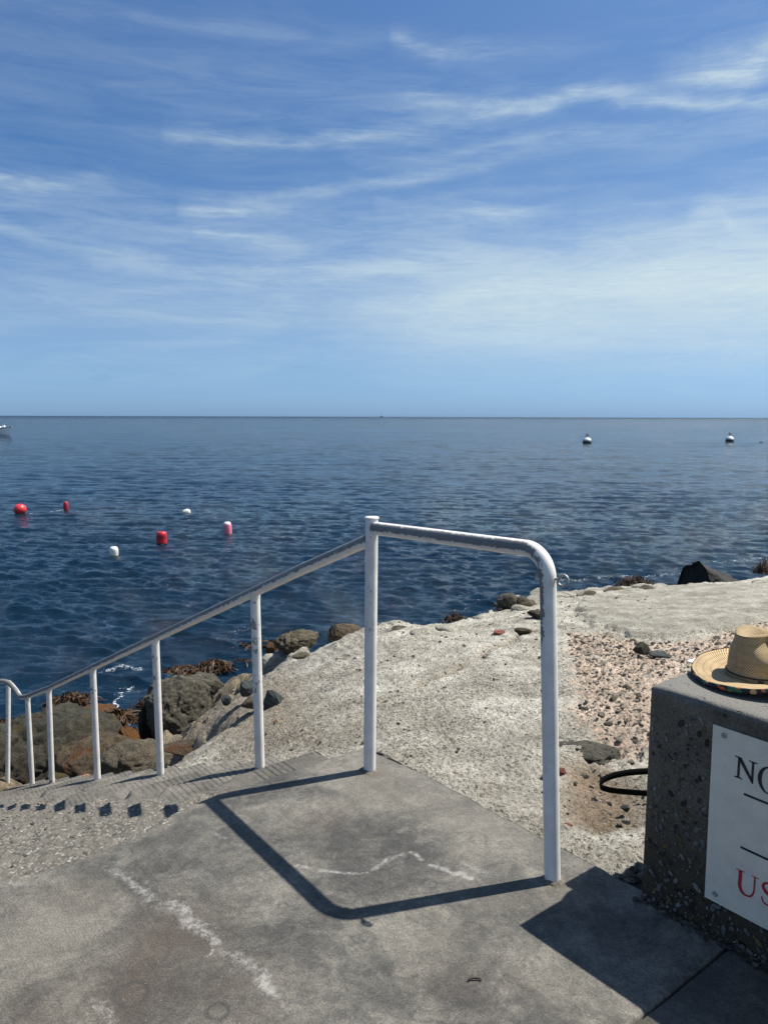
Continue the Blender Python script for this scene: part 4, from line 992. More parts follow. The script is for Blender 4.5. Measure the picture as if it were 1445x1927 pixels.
def onsign(a, z, d=0.0): return -UU*a+VV*d+np.array([0, 0, z])        # a: distance right of the plate's left edge
def plate_poly(pts, d0, d1):
    n = len(pts); V = [onsign(a, z, d0) for a, z in pts]+[onsign(a, z, d1) for a, z in pts]
    F = [list(range(n, 2*n))[::-1], list(range(n))]+[[i, n+i, n+(i+1) % n, (i+1) % n] for i in range(n)]
    me = pymesh('plate', V, F); import bmesh as bm
    b = bm.new(); b.from_mesh(me); bm.ops.recalc_face_normals(b, faces=b.faces); b.to_mesh(me); b.free(); return me
SW = .86; tl, bl = .6114, .1033
link('plate', plate_poly([(0, tl), (SW, tl-.006), (SW, bl-.012), (.004, bl)], -.003, .0), m_sign, sign)
def glyph(polys, m):
    import bmesh as bm
    b = bm.new()
    for j, P in enumerate(polys):
        d1 = .0009+.0001*j
        vs = [b.verts.new(onsign(a, z, d1)) for a, z in P]; b.faces.new(vs)
    bm.ops.triangulate(b, faces=b.faces[:]); me = bpy.data.meshes.new('letter'); 
    b.normal_update()
    for f in b.faces:
        if f.normal.dot(Vector(VV)) < 0: f.normal_flip()
    b.to_mesh(me); b.free(); return link('letter', me, m, sign)
def G2(P, x0, z0, w_, h_): return [(x0+a*w_, z0+b*h_) for a, b in P]
def letN(x0, z0, w_, h_, m):
    t = .14
    st1 = [(.16, .05), (.16, .95), (.27, .95), (.27, .05)]; ser1 = [(0, 1), (.0, .965), (.14, .93), (.14, .07), (.0, .035), (.0, 0), (.42, 0), (.42, .035), (.29, .07), (.26, .12), (.17, .12), (.17, .9), (.05, 1)]
    glyph([G2([(.15, .06), (.15, .93), (.26, .93), (.26, .06)], x0, z0, w_, h_)], m)
    glyph([G2([(0, 0), (0, .035), (.15, .07), (.26, .07), (.41, .035), (.41, 0)], x0, z0, w_, h_)], m)
    glyph([G2([(0, 1), (0, .965), (.16, .92), (.16, .90), (.82, -.02), (.88, -.02), (.88, .12), (.30, 1)], x0, z0, w_, h_)], m)
    glyph([G2([(.78, .10), (.78, .93), (.88, .93), (.88, .02)], x0, z0, w_, h_)], m)
    glyph([G2([(.63, 1), (.63, .965), (.78, .93), (.88, .93), (1.03, .965), (1.03, 1)], x0, z0, w_, h_)], m)
def ringpoly(cx, cz, rx, rz, ix, iz, m, a0=0, a1=2*math.pi, n=48):
    import bmesh as bm
    b = bm.new(); prev = None
    for k in range(n+1):
        a = a0+(a1-a0)*k/n
        p = b.verts.new(onsign(cx+rx*math.cos(a), cz+rz*math.sin(a), .0009)); q = b.verts.new(onsign(cx+ix*math.cos(a), cz+iz*math.sin(a), .0009))
        if prev: b.faces.new([prev[0], p, q, prev[1]])
        prev = (p, q)
    b.normal_update()
    for f in b.faces:
        if f.normal.dot(Vector(VV)) < 0: f.normal_flip()
    me = bpy.data.meshes.new('letter'); b.to_mesh(me); b.free(); link('letter', me, m, sign)
def strokepoly(pts, wd, m):
    P = np.array(catmull([np.array([a, b, 0.]) for a, b in pts], 6))[:, :2]; n = len(P)
    ws = np.interp(np.linspace(0, 1, n), np.linspace(0, 1, len(wd)), wd); T = np.gradient(P, axis=0); T /= np.linalg.norm(T, axis=1)[:, None]
    Nn = np.stack([-T[:, 1], T[:, 0]], -1); A = P+Nn*ws[:, None]/2; Bp = P-Nn*ws[:, None]/2
    V = [onsign(a, z, .0009) for a, z in A]+[onsign(a, z, .0009) for a, z in Bp]
    F = [[i, i+1, n+i+1, n+i] for i in range(n-1)]; me = pymesh('letter', V, F)
    if me.polygons[0].normal.dot(Vector(VV)) < 0: me.flip_normals()
    link('letter', me, m, sign)
letN(.066, .486, .060, .0600, m_ink)
ringpoly(.160, .5095, .0300, .0375, .0195, .0340, m_ink)
for a0, a1, z in ((.0965, .38, .4515), (.0965, .38, .3000)):
    glyph([[(a0, z), (a1, z-.006), (a1, z-.012), (a0, z-.0065)]], m_ink)
def letU(x0, z0, w_, h_, m):
    glyph([G2([(0, 1), (0, .965), (.38, .965), (.38, 1)], x0, z0, w_, h_)], m); glyph([G2([(.66, 1), (.66, .965), (.98, .965), (.98, 1)], x0, z0, w_, h_)], m)
    strokepoly(G2([(.20, .97), (.20, .6), (.20, .32), (.30, .08), (.50, .0), (.70, .08), (.80, .32), (.81, .6), (.81, .97)], x0, z0, w_, h_), [.010, .010, .010, .009, .0055, .0050, .0045, .0045, .0045], m)
def letS(x0, z0, w_, h_, m):
    strokepoly(G2([(.88, .74), (.80, .93), (.52, 1.0), (.22, .90), (.16, .72), (.34, .56), (.62, .46), (.84, .30), (.78, .10), (.50, 0.0), (.20, .07), (.10, .28)], x0, z0, w_, h_), [.003, .0045, .005, .006, .009, .011, .011, .009, .006, .005, .0045, .003], m)
letU(.088, .168, .064, .064, m_redink)
letS(.156, .170, .044, .062, m_redink)
for a, z in ((.033, .5905), (.034, .1279)):
    V, F = lathe([(0, 0), (.0078, 0), (.0078, .0015), (.0062, .0032), (.0032, .0038), (.0030, .0022), (0, .0022)], 20)
    V = [onsign(a, z, .0002)+(-UU)*x+np.array([0, 0, 1])*y+VV*zz2 for x, y, zz2 in V]; F = [f[::-1] for f in F]
    s_ = link('screw', pymesh('screw', V, F, True), m_steel, sign)

# ---------------------------------------------------------------- straw hat on the wall
m_straw, N = mat('woven straw'); o = N.coord(); se = N.n('ShaderNodeSeparateXYZ', {0: o}); an = N.m('ARCTAN2', se.outputs[1], se.outputs[0])
rad_ = N.m('POWER', N.m('ADD', N.m('POWER', se.outputs[0], 2.0), N.m('POWER', se.outputs[1], 2.0)), .5)
hgt = N.m('ADD', rad_, N.m('MULTIPLY', se.outputs[2], -1.0))
tw = N.m('ADD', N.m('MULTIPLY', an, 110.0), N.m('MULTIPLY', hgt, 600.0)); strands = N.m('SINE', tw)
tw2 = N.m('SINE', N.m('MULTIPLY', hgt, 2100.0)); nz = N.noise(N.stretch(o, (1, 1, 1)), 60, 4, .6)
seam = N.attr('seam')
c = N.mix(N.mr(N.m('ADD', strands, N.m('MULTIPLY_ADD', nz, 2.4, -1.2)), -1.2, 1.2), rgb(.38, .26, .125), rgb(.58, .44, .25))
c = N.mix(N.m('MULTIPLY', N.mr(strands, -.55, -.95), .40), c, rgb(.16, .095, .035))
c = N.mix(N.m('MULTIPLY', seam, .55), c, rgb(.22, .14, .06))
N.out(c, .62, N.bump(N.m('ADD', strands, N.m('MULTIPLY', tw2, .35)), .0011, .9), Specular_IOR_Level=.3)
m_fabric, N = mat('tropical print fabric'); o = N.coord(); a = N.n('ShaderNodeTexVoronoi', {'Vector': o, 'Scale': 60.0}); rr_ = N.n('ShaderNodeSeparateColor', {0: a.outputs['Color']})
c = N.mix(N.m('GREATER_THAN', rr_.outputs[0], .55), rgb(.012, .012, .020), rgb(.50, .12, .045)); c = N.mix(N.m('GREATER_THAN', rr_.outputs[1], .72), c, rgb(.03, .14, .07)); c = N.mix(N.m('GREATER_THAN', rr_.outputs[2], .85), c, rgb(.55, .33, .12))
c = N.mix(N.mr(a.outputs['Distance'], .45, .6), c, rgb(.012, .012, .02)); N.out(c, .7)
m_cord = plain('black cord', (.012, .012, .012), .7, .3, 100)
HC = np.array([1.138, 2.235, WH+.008])
hat = link('straw_hat', None, label='pale woven straw hat with dented crown and patterned brim edge resting on the low wall', cat='hat', loc=tuple(HC))
th0 = math.atan2(-.55, -.75)
def hatmesh():
    seg = 160; rows = []; V = []; seam = []
    # brim from the edge inwards, then up the crown and over its top
    brim = [(.195-.097*t) for t in np.linspace(0, 1, 34)]
    crown = [(.098-.009*t**1.3, .120*t) for t in np.linspace(0, 1, 30)][1:]
    topr = [(.089*math.cos(t), .120+.024*math.sin(t)) for t in np.linspace(0, math.pi/2, 20)][1:-1]
    prof = [(r, None) for r in brim]+crown+topr
    for i, (r, z) in enumerate(prof):
        for k in range(seg):
            a = 2*math.pi*k/seg; ca, sa = math.cos(a), math.sin(a)
            ex = 1+.10*math.cos(2*(a-R(20)))                         # oval crown
            if z is None:
                t = (r-.098)/.097; zz = .010+.016*max(0, t)**1.5*math.cos(2*(a-R(100)))*.9+.002*t+.004*math.sin(math.pi*t)
                zz = zz+.012*t*t*(1+math.cos(a-R(180)))*.5; x, y = r*ex**(.6)*ca, r*ex**(.6)*sa
                zz += .0012*math.sin(a*9+r*60)
            else:
                x, y, zz = r*ex*ca, r*ex*sa, z+.010
                # pinched sides and a front-to-back crease along the top
                h = z/.142
                for pa, am, wd in ((R(262), .050, .60), (R(345), .016, .40), (R(165), .010, .4), (R(70), .026, .5)):
                    da = (a-pa+math.pi) % (2*math.pi)-math.pi; dd = am*math.exp(-(da/wd)**2)*math.exp(-((h-.78)/.22)**2)
                    x -= ca*dd; y -= sa*dd
                rad = math.hypot(x, y)/.09; q = -math.sin(R(20))*x+math.cos(R(20))*y
                zz += .012*h*math.cos(a-R(200))*.6
                if h > .86: zz -= .030*math.exp(-(q/.030)**2)*min(1, (h-.86)/.12)*(1-.35*rad)
            V.append((x, y, zz))
            seam.append((math.exp(-((((r-.09) % .021)-.0105)/.0022)**2) if z is None else (math.exp(-(((z % .022)-.011)/.0022)**2)*.5)))
    n = len(prof); F = [[i*seg+k, i*seg+(k+1) % seg, (i+1)*seg+(k+1) % seg, (i+1)*seg+k] for i in range(n-1) for k in range(seg)]
    V.append((0, 0, .120+.026+.010-.030)); seam.append(0); F += [[(n-1)*seg+k, (n-1)*seg+(k+1) % seg, n*seg] for k in range(seg)]
    return V, F, seam, seg
V, F, seam, seg = hatmesh(); me = pymesh('straw', V, F, True); fattr(me, 'seam', seam)
st_ = link('woven_straw', me, m_straw, hat)
md = st_.modifiers.new('thickness', 'SOLIDIFY'); md.thickness = .003; md.offset = -1
# patterned binding that wraps the rim and lines the underside
E = np.array(V[:seg]); Vb = []; Fb = []
rw = [(0.0, .0025, .994), (.0, .0005, 1.008), (0, -.006, 1.014), (0, -.0125, 1.006), (0, -.0115, .985), (0, -.006, .93), (0, -.0045, .80), (0, -.003, .62)]
inner = np.array(V[28*seg:29*seg])
for j, (_, dz, sc_) in enumerate(rw):
    for k in range(seg):
        if j < 5: p = E[k]*np.array([sc_, sc_, 1])+np.array([0, 0, dz])
        else:
            t = (1-sc_)/(1-.5); row = min(33, int(t*33)); q = np.array(V[row*seg+k]); p = q+np.array([0, 0, -.0048])
        Vb.append(p)
for j in range(len(rw)-1):
    for k in range(seg): Fb.append([j*seg+k, (j+1)*seg+k, (j+1)*seg+(k+1) % seg, j*seg+(k+1) % seg])
link('patterned_lining', pymesh('lining', Vb, Fb, True), m_fabric, hat)
# cord round the foot of the crown with a loose end
cr = []
base_row = np.array(V[35*seg:36*seg])
for k in range(0, seg+1, 2):
    p = base_row[k % seg]; cr.append(p*np.array([1.02, 1.02, 1])+np.array([0, 0, .0035]))
link('cord', pymesh('cord', *tube(cr, .0021, 8, False)[:2], smooth=True), m_cord, hat)
a0 = R(238); tail = [np.array([.101*math.cos(a0+t*.10), .101*math.sin(a0+t*.10), .016])+np.array([.004*t, -.010*t, -.0012*t]) for t in np.linspace(0, 2.4, 10)]
link('cord_end', pymesh('cord_end', *tube(tail, .0024, 8)[:2], smooth=True), m_cord, hat)
# white cloth showing behind the brim
m_cloth = plain('white cloth', (.78, .79, .82), .8, .06, 30, .002)
gx, gy = np.meshgrid(np.linspace(-.08, .10, 40), np.linspace(-.03, .045, 30), indexing='ij')
zc_ = .003+.008*np.abs(fbm2(gx*18, gy*18, 3, 12))+.004*sst(-.01, .045, gy)
V = np.stack([gx*(1+.1*fbm2(gy*9, gx*9, 2, 4)), gy, zc_], -1).reshape(-1, 3)
ob = link('white_cloth', npmesh('white_cloth', V, gridfaces(40, 30, True)), m_cloth, None, 'white cloth lying on the wall top just behind the hat brim', 'cloth', loc=(1.062, 2.408, WH-.001)); ob.rotation_euler = (0, 0, R(38))
md = ob.modifiers.new('thickness', 'SOLIDIFY'); md.thickness = .003

# ---------------------------------------------------------------- small things on the ground
m_rub = plain('black rubber', (.004, .004, .004), .95, .3, 60, Specular_IOR_Level=.08)
def hoop():
    seg = 90; V = []; F = []
    for k in range(seg):
        a = 2*math.pi*k/seg; x = .30*math.cos(a); y = .088*math.sin(a)*(1+.15*math.cos(a)); lift = .006+.004*math.sin(3*a+1)+.020*max(0, math.sin(a))
        nx, ny = math.cos(a), math.sin(a)*2.5; l = math.hypot(nx, ny); nx /= l; ny /= l
        for dr, dz in ((0, 0), (.0025, 0), (.0025+.004, .026), (.004, .026)): V.append((x+nx*dr, y+ny*dr, lift+dz))
    for k in range(seg):
        for j in range(4): F.append([k*4+j, k*4+(j+1) % 4, ((k+1) % seg)*4+(j+1) % 4, ((k+1) % seg)*4+j])
    return V, F
g = G(1132, 1490)
V, F = hoop(); ob = link('strap', pymesh('strap', V, F, True), m_rub, None, 'black rubber strap looped on the gravel and half hidden behind the wall', 'strap', loc=(g[0]+.30, g[1]+.02, g[2]+.000))
p = at(893, 1846, z=0)
m_twig = plain('dark twig', (.03, .02, .014), .8, .3, 60)
tw_ = catmull([np.array(q) for q in ((-.017, -.003, .004), (-.012, .001, .004), (0, .003, .005), (.012, .003, .004), (.016, -.002, .003))], 5)
link('twig', pymesh('twig', *tube(tw_, .0024, 8)[:2], smooth=True), m_twig, None, 'short bent dark twig lying alone on the platform', 'twig', loc=(p[0], p[1], .001))

# ---------------------------------------------------------------- sea
m_sea, N = mat('sea water')
pos = N.n('ShaderNodeNewGeometry').outputs['Position']
dist = N.v('LENGTH', pos)
foam = N.attr('foam'); shal = N.attr('shallow')
wp = N.stretch(pos, (.75, 1.0, 1.0), (0, 0, R(12)))
n1 = N.noise(N.stretch(pos, (.6, 1.3, 1.0), (0, 0, R(6))), 2.1, 6, .68, .3); n2a = N.noise(N.stretch(pos, (.5, 1.9, 1), (0, 0, R(-8))), 4.6, 7, .66, .5); n2 = N.m('SUBTRACT', 1.0, N.m('MULTIPLY', N.m('ABSOLUTE', N.m('SUBTRACT', n2a, .5)), 2.4)); n3 = N.noise(N.stretch(pos, (.35, 1, 1)), .30, 5, .65)
f1 = N.mr(dist, 35, 170, 0, 1.7); f2 = N.mr(dist, 15, 120, 1, 0)
h = N.m('ADD', N.m('MULTIPLY', N.m('MULTIPLY', n1, f1), 1.0), N.m('MULTIPLY', n2, N.m('MULTIPLY_ADD', f2, .08, .08)))
h = N.m('ADD', h, N.m('MULTIPLY', N.m('MULTIPLY', n3, N.mr(dist, 110, 600)), 11.0))
windy = N.mr(N.noise(N.stretch(pos, (.4, 1, 1)), .022, 4, .6, .6), .35, .65, .55, 1.25)
nrm = N.bump(h, .55, N.m('MULTIPLY', windy, .85))
c = N.mix(N.mr(N.noise(pos, .05, 3), .3, .7), rgb(.0026, .0145, .0290), rgb(.0040, .0205, .0395))
c = N.mix(N.m('MULTIPLY', shal, .7), c, rgb(.012, .012, .016))
fn = N.noise(N.stretch(pos, (1, 1, 1)), 9, 6, .75, .8); fn2 = N.noise(pos, 30, 4, .8); fmask = N.m('MULTIPLY', N.mr(N.m('ADD', foam, N.m('ADD', N.m('MULTIPLY_ADD', fn, 2.6, -1.3), N.m('MULTIPLY_ADD', fn2, 1.8, -.9))), 1.02, 1.4), N.mr(foam, .1, .6, 0, .75))
c = N.mix(fmask, c, rgb(.75, .80, .82))
N.out(c, N.m('MAXIMUM', N.m('MULTIPLY', fmask, .6), N.m('ADD', N.mr(dist, 30, 400, .05, .12), N.mr(dist, 300, 2500, 0, .16))), nrm, IOR=1.333, Specular_IOR_Level=.5)
rad = np.concatenate([7.5*np.exp(np.linspace(0, math.log(330/7.5), 1450)), 330*np.exp(np.linspace(0, math.log(30000/330), 70))[1:]])
ang = np.concatenate([np.linspace(R(-180), R(-34), 24)[:-1], np.linspace(R(-34), R(34), 430), np.linspace(R(34), R(180), 24)[1:]])
rr, aa = np.meshgrid(rad, ang, indexing='ij'); X = (rr*np.sin(aa)).ravel(); Y = (rr*np.cos(aa)).ravel(); RRv = rr.ravel()
dx = np.zeros(X.shape); dy = dx.copy(); dz = dx.copy(); rs = np.random.RandomState(77)
loc_sp = np.maximum(RRv*.0031, RRv*.0028)
inner_ = RRv < 360
Xi, Yi, sp_ = X[inner_], Y[inner_], loc_sp[inner_]
dxi = np.zeros(Xi.shape); dyi = dxi.copy(); dzi = dxi.copy()
grp = .45+1.1*(fbm2(Xi*.05, Yi*.12, 4, 5)+.5)
for i in range(96):
    lam = .17*np.exp(rs.rand()*math.log(2.4/.17)) if i < 84 else rs.uniform(2.6, 8); k = 2*math.pi/lam
    th = R(-99)+rs.normal()*R(17) if lam < 1.2 else R(-80)+rs.normal()*R(17)
    kx, ky = k*math.cos(th), k*math.sin(th); slope_ = .050 if lam < .5 else .050*(.5/lam)**.95
    A = slope_/k*(.7+.6*rs.rand()); f = sst(2.3, 4.2, lam/sp_)*(grp if lam < 2 else 1.0)
    ph = kx*Xi+ky*Yi+rs.rand()*6.28+1.6*fbm2(Xi*.16/max(lam, .4)+i*7.3, Yi*.10/max(lam, .4)+i*3.1, 2, i)
    sn, cs = np.sin(ph), np.cos(ph)
    dzi += f*A*cs; dxi -= f*A*.6*(kx/k)*sn; dyi -= f*A*.6*(ky/k)*sn
X[inner_] += dxi; Y[inner_] += dyi; dz[inner_] = dzi
me = npmesh('sea', np.stack([X, Y, SEA+dz], -1), gridfaces(len(rad), len(ang), True))
def wl(L): return [tuple(at(x, y, z=SEA)[:2]) for x, y in L]
foam = np.zeros(X.shape); near_ = RRv < 40
Xn, Yn = X[near_], Y[near_]; fo = np.zeros(Xn.shape); j1 = fbm2(Xn*3, Yn*3, 3, 1)*.25; j2 = fbm2(Xn*3+7, Yn*3, 3, 2)*.25
for L, wd, am in [(wl([(245, 1285), (238, 1300), (222, 1312), (214, 1322), (228, 1340), (236, 1358)]), .035, 1.35), (wl([(232, 1292), (262, 1293)]), .025, 1.3), (wl([(236, 1362), (240, 1385)]), .06, 1.1),
                  (wl([(190, 1262), (230, 1255), (270, 1262)]), .20, .95), (wl([(220, 1310), (250, 1300)]), .10, 1.1), (wl([(395, 1200), (470, 1180)]), .22, .88), (wl([(430, 1190), (560, 1186)]), .2, .7),
                  (wl([(1060, 1090), (1160, 1086), (1280, 1080)]), .35, .93), (wl([(850, 1160), (880, 1140), (980, 1105)]), .22, .8), (wl([(1330, 1058), (1445, 1050)]), .3, .9), (wl([(150, 1300), (190, 1285)]), .15, .8)]:
    d = linesd(Xn+j1, Yn+j2, L); fo = np.maximum(fo, am*np.exp(-(d/wd)**2))
foam[near_] = fo; fattr(me, 'foam', foam)
shl = np.zeros(X.shape); shl[near_] = sst(-4.2, -3.0, base_h(Xn, Yn)-.0) ; fattr(me, 'shallow', shl)
link('sea', me, m_sea, kind='structure')

# ---------------------------------------------------------------- seaweed
m_kelp, N = mat('brown kelp'); o = N.n('ShaderNodeNewGeometry').outputs['Position']; n = N.noise(o, 14, 3)
kc = N.mix(N.mr(n, .3, .7), rgb(.013, .007, .003), rgb(.075, .035, .010))
N.out(kc, .55, None, Specular_IOR_Level=.25)
def kelp(px, py, wpx, n, label, hgt=.12, dep=.6, seed=0, z=SEA):
    rs = np.random.RandomState(seed); c = at(px, py, z=z); k = (c[1])/FPX; V = []; F = []; wr = wpx*k/2
    for i in range(n):
        a = rs.rand()*6.28; r = rs.rand()**.6; x, y = wr*r*math.cos(a), wr*dep*r*math.sin(a)*1.3
        th = rs.rand()*6.28; L = rs.uniform(.14, .42); wd = rs.uniform(.008, .018); nseg = 6; hh = hgt*rs.rand()*(1-.6*r); cv_ = rs.uniform(-1, 1)
        for j in range(nseg+1):
            t = j/nseg; tx = x+math.cos(th+cv_*t)*L*(t-.5); ty = y+math.sin(th+cv_*t)*L*(t-.5); tz = -.01+hh*math.sin(math.pi*t)+.02*math.sin(t*9+i)*t
            ww = wd*(1-.6*t)*(.6+.4*math.sin(t*20+i)); nx, ny = -math.sin(th+cv_*t), math.cos(th+cv_*t)
            V += [(tx+nx*ww, ty+ny*ww, tz+.008), (tx-nx*ww, ty-ny*ww, tz-.004*math.sin(i))]
        o0 = len(V)-2*(nseg+1); F += [[o0+2*j, o0+2*j+1, o0+2*j+3, o0+2*j+2] for j in range(nseg)]
    return link('kelp_clump', pymesh('kelp', V, F, True), m_kelp, None, label, 'seaweed', loc=tuple(map(float, c)))
kelp(135, 1325, 90, 420, 'brown kelp clump floating behind the largest boulder', .22, .6, 1)
kelp(405, 1258, 66, 320, 'brown kelp clump rising above the grey boulder, in the middle', .22, .5, 2)
kelp(350, 1262, 74, 260, 'flat brown kelp clump just left of the raised clump by the grey boulder', .10, .5, 3)
kelp(456, 1250, 40, 150, 'small kelp clump between the raised clump and a railing post', .14, .5, 4)
kelp(222, 1350, 60, 220, 'brown kelp draped over the dark weed-covered rock', .16, .6, 12, SEA+.42)
kelp(290, 1330, 60, 220, 'brown kelp hanging on the black wet rock', .3, .7, 13, SEA+.12)
kelp(5, 1370, 70, 200, 'kelp at the left edge behind the dark green boulder', .15, .6, 14, SEA+.1)
kelp(490, 1212, 90, 200, 'thin kelp patch left of the jagged crusty rock', .08, .4, 5)
kelp(240, 1392, 70, 260, 'dark kelp clump in the gap below the foam streak', .2, .8, 6)
kelp(270, 1352, 40, 100, 'small kelp clump against the black wet rock', .12, .6, 7)
kelp(858, 1168, 40, 110, 'small dark kelp clump on the edge by the mossy stone', .25, .4, 8, -2.6)
kelp(1195, 1101, 70, 280, 'brown kelp clump beyond the slab, left of the black wedge rock', .35, .3, 9, -2.75)
kelp(1436, 1078, 40, 200, 'brown kelp clump at the right edge beyond the slope', .5, .5, 10, -2.7)
kelp(962, 968, 34, 40, 'faint kelp patch floating in open water behind the level rail', .04, .4, 11)

# ---------------------------------------------------------------- buoys
def buoy_paint(name, c, fade=None, low=(.10, .09, .03)):
    m, N = mat(name); o = N.coord(); z = N.n('ShaderNodeSeparateXYZ', {0: o}).outputs[2]; n = N.noise(o, 12, 4, .6)
    cc = N.mix(N.mr(n, .3, .7), rgb(*[x*.9 for x in c]), rgb(*c))
    if fade: cc = N.mix(N.mr(N.m('ADD', z, N.m('MULTIPLY', n, .1)), fade[1], fade[2]), cc, rgb(*fade[0]))
    cc = N.mix(N.mr(N.m('ADD', z, N.m('MULTIPLY', n, .06)), .10, .04), cc, rgb(*low))
    N.out(cc, .35, N.bump(n, .004, .4)); return m
def egg(r, h, sharp=2.0, n=20, z0=-.08):
    pr = []
    for i in range(n+1):
        t = -math.pi/2+math.pi*i/n; c0, s0 = math.cos(t), math.sin(t)
        pr.append((max(1e-4, r*abs(c0)**(2/sharp)), (h/2)*(1 if s0 > 0 else -1)*abs(s0)**(2/sharp)+h/2+z0))
    return pr
def buoy(px, py, prof, m, label, top=True, tilt=(0, 0), text=None, rad=None):
    p = at(px, py, z=SEA); root = link('mooring_float', None, None, None, label, 'buoy', 'floats in the swimming area', loc=tuple(map(float, p)))
    root.rotation_euler = (tilt[0], tilt[1], 0)
    V, F = lathe(prof, 32); link('float_body', pymesh('float_body', V, F, True), m, root)
    zt = prof[-1][1]
    if top:
        V, F = join([tube([(0.0, .0, zt-.01), (0, 0, zt+.018)], .020, 12)[:2]]); link('eyelet', pymesh('eyelet', V, F, True), m_cord, root)
    return root
red = buoy_paint('red float plastic', (.62, .035, .045)); red2 = buoy_paint('deep red float plastic', (.42, .012, .035)); drumred = buoy_paint('red drum paint', (.56, .012, .022), low=(.02, .008, .008))
pinkm = buoy_paint('sun bleached pink plastic', (.68, .20, .27), ((.82, .72, .74), .40, .50), (.16, .04, .05)); whitem = buoy_paint('white float plastic', (.78, .77, .70), low=(.25, .24, .08)); cream = buoy_paint('cream float plastic', (.74, .73, .66), low=(.30, .27, .07))
buoy(39, 967, [(max(1e-4, .27*math.cos(t)), .20+.255*math.sin(t)) for t in np.linspace(-math.pi/2, math.pi/2, 18)], red, 'large round red ball float, leftmost in the water')
buoy(125, 961, egg(.115, .50, 3.0, 22, -.07), red2, 'narrow upright dark red float right of the red ball')
b = buoy(347, 966, egg(.15, .46, 2.4, 20, -.15), whitem, 'white egg-shaped float lying on its side with two dark marks', tilt=(R(8), R(68)))
bd_ = buoy(305, 1023, egg(.175, .56, 5.0, 26, -.14), drumred, 'red drum-shaped float with black characters painted round it')
buoy(429, 1006, egg(.155, .60, 3.4, 24, -.12), pinkm, 'tall pink float bleached white on top, rightmost of the near floats', tilt=(0, R(-2)))
buoy(215, 1046, egg(.135, .38, 3.2, 22, -.08), cream, 'small cream white float with a yellowed waterline, nearest to the steps', tilt=(R(4), R(3)))
# painted characters on the drum, wrapped round it
m_blackp = plain('black marking paint', (.015, .006, .008), .6, .2)
def wraptext(txt, parent, r, z0, size, a0, step):
    for i, ch in enumerate(txt):
        cu = bpy.data.curves.new('character', 'FONT'); cu.body = ch; cu.size = size; cu.resolution_u = 2; t = bpy.data.objects.new('character', cu); col.objects.link(t)
        dg = bpy.context.evaluated_depsgraph_get(); me = bpy.data.meshes.new_from_object(t.evaluated_get(dg)); bpy.data.objects.remove(t)
        for v in me.vertices:
            a = a0+i*step+v.co.x/r; z = z0+v.co.y; v.co = (r*1.012*math.cos(a), r*1.012*math.sin(a), z)
        link('character', me, m_blackp, parent)
wraptext('0883', bd_, .176, .17, .19, R(222), .58)
# two dark marks on the egg float
for q in (-.035, .03):
    V, F = tube([(q+.0, -.145, .07), (q+.006, -.149, .12)], .016, 10)[:2]; link('mark', pymesh('mark', V, F), m_blackp, b)
# line between ball and narrow float
A = at(46, 968, z=SEA); Bq = at(121, 960, z=SEA)
ln = [A+(Bq-A)*t+np.array([0, 0, .02-.03*math.sin(math.pi*t)]) for t in np.linspace(0, 1, 24)]
link('float_line', pymesh('float_line', *tube([p-A for p in ln], .007, 8)[:2], smooth=True), plain('pale rope', (.45, .45, .42), .8), None, 'pale rope on the water from the red ball to the narrow red float', 'rope', loc=tuple(A))
# two big mooring buoys
m_mw = plain('white buoy paint', (.80, .80, .76), .4); m_mb = plain('black buoy paint', (.012, .013, .016), .5); m_mt = plain('tan buoy post', (.32, .28, .22), .7)
def mooring(px, py, label, pole):
    p = at(px, py, z=SEA); root = link('mooring_buoy', None, None, None, label, 'buoy', 'white and black mooring buoys', loc=tuple(map(float, p)))
    V, F = lathe([(.05, -.4), (.66, -.35), (.72, -.1), (.73, .25), (.715, .42)], 32); link('black_band', pymesh('black_band', V, F, True), m_mb, root)
    V, F = lathe([(.712, .415), (.69, .56), (.60, .72), (.44, .86), (.24, .95), (.14, .97)], 32); link('white_dome', pymesh('white_dome', V, F, True), m_mw, root)
    V, F = lathe([(.22, .94), (.22, 1.0), (.05, 1.01)], 20); link('collar', pymesh('collar', V, F, True), m_mb, root)
    V, F = join([tube([(x*.17, y*.17, .98), (x*pole, y*pole, 1.55)], .04, 8)[:2] for x, y in ((1, .4), (-1, .4), (0, -1))]+[boxvf(-.25, .25, -.02, .02, 1.30, 1.58)])
    link('topmark', pymesh('topmark', V, F), m_mt, root)
mooring(1104, 834, 'white domed mooring buoy with black base, left one of the far pair', .12)
mooring(1372, 831, 'white domed mooring buoy with black base, right one of the far pair', .22)
# something dark afloat at the right edge
p = at(1431, 833, z=SEA); P, F = rock(3, 500, cuts=2); link('driftwood', npmesh('driftwood', P*np.array([.36, .15, .13]), F), m_mb, None, 'small dark floating thing right of the far mooring buoys', 'driftwood', loc=(p[0], p[1], SEA+.05))
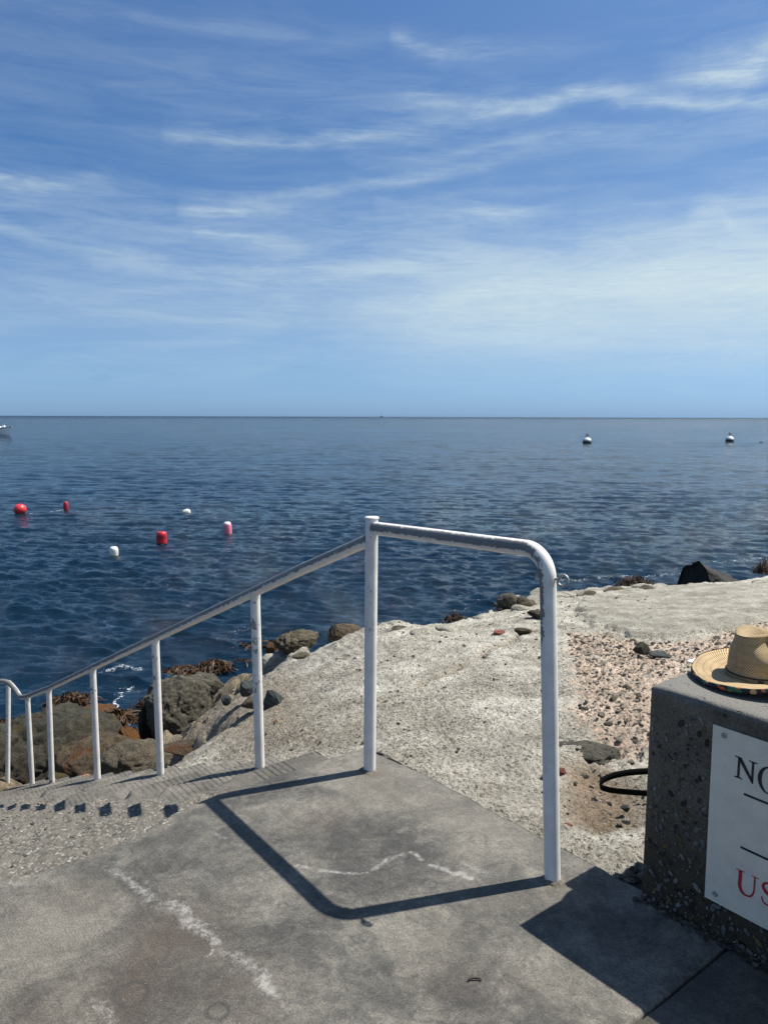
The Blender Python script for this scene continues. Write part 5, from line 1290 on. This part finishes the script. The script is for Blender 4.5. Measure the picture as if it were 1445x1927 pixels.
# motor boat, only its bow in view
m_hull = plain('white gelcoat', (.88, .88, .86), .3, .03); m_grey = plain('dark trim', (.05, .055, .06), .5)
pb_ = at(19, 819, z=SEA); boat = link('motor_boat', None, None, None, 'white motor boat far out at the left edge, only its bow in view', 'boat', loc=tuple(map(float, pb_)))
V = []; F = []; nx_ = 26; prof_n = 9; boat.scale = (1.15, 1.15, 1.25); boat.rotation_euler = (0, 0, R(-14))
for i in range(nx_):
    t = i/(nx_-1); x = -8.0+8.0*t; hw = 1.35*(1-max(0, (t-.45)/.55)**2.2)+.02; top_ = 1.05+.55*t**2.2; 
    for j in range(prof_n):
        u = j/(prof_n-1)*2-1; a = abs(u); y = math.copysign(hw*(a**.55), u) if a > 0 else 0; z = -.35+(top_+.35)*a**1.6
        V.append((x+.35*a*t**4, y*(.75+.25*a), z))
for i in range(nx_-1):
    for j in range(prof_n-1): F.append([i*prof_n+j, (i+1)*prof_n+j, (i+1)*prof_n+j+1, i*prof_n+j+1])
F.append([j for j in range(prof_n)])
link('hull', pymesh('hull', V, F, True), m_hull, boat)
dk_ = [V[i*prof_n] for i in range(nx_)]; dk2 = [V[i*prof_n+prof_n-1] for i in range(nx_)]
Vd = [(a[0], a[1], a[2]-.05) for a in dk_]+[(a[0], a[1], a[2]-.05) for a in dk2]; Fd = [[i, i+1, nx_+i+1, nx_+i] for i in range(nx_-1)]
link('deck', pymesh('deck', Vd, Fd), m_hull, boat)
link('rubbing_strake', pymesh('strake', *join([tube([(a[0], a[1]*1.01, a[2]-.20) for a in L], .035, 8)[:2] for L in (dk_, dk2)]), smooth=True), m_grey, boat)
V, F = join([boxvf(-5.6, -1.6, -.75, .75, 1.1, 1.55)]); V = [(x-(.9 if z > 1.3 and x > -2 else 0), y*(.8 if z > 1.3 else 1), z) for x, y, z in V]; cab = link('cabin', pymesh('cabin', V, F), m_hull, boat)
for x in (-2.9, -3.8): link('porthole', pymesh('porthole', *tube([(x, -.70, 1.30), (x, -.76, 1.30)], .10, 14)[:2]), m_grey, cab)
V, F = boxvf(-1.45, -1.0, -.15, .15, 1.30, 1.72); link('hatch', pymesh('hatch', V, F), m_hull, boat)
link('bow_roller', pymesh('bow_roller', *join([boxvf(.15, .62, -.10, .10, 1.34, 1.60)])), m_mt, boat)
V, F = tube([(-7.5, -1.0, 1.05), (-7.5, -1.0, 2.3), (-7.2, 0, 2.4), (-7.5, 1.0, 2.3), (-7.5, 1.0, 1.05)], .03, 8)[:2]; link('grab_rail', pymesh('grab_rail', V, F), m_steel, boat)
# vessel on the horizon
p = at(718, 784.6, Y=5200); root = link('ship', None, None, None, 'tiny dark ship on the horizon above the capped post', 'ship', loc=(float(p[0]), 5200, SEA))
m_ship = plain('hazy blue grey ship', (.10, .14, .19), .9, .05, 1)
V, F = boxvf(-9, 9, -2, 2, 0, 5); V = [(x*(.8 if z < 1 else 1), y, z) for x, y, z in V]; link('hull', pymesh('hull', V, F), m_ship, root)
V, F = boxvf(-5, 2, -1.5, 1.5, 5.002, 10); link('superstructure', pymesh('superstructure', V, F), m_ship, root)
link('mast', pymesh('mast', *tube([(-1, 0, 10), (-1, 0, 17)], .6, 6)[:2]), m_ship, root)
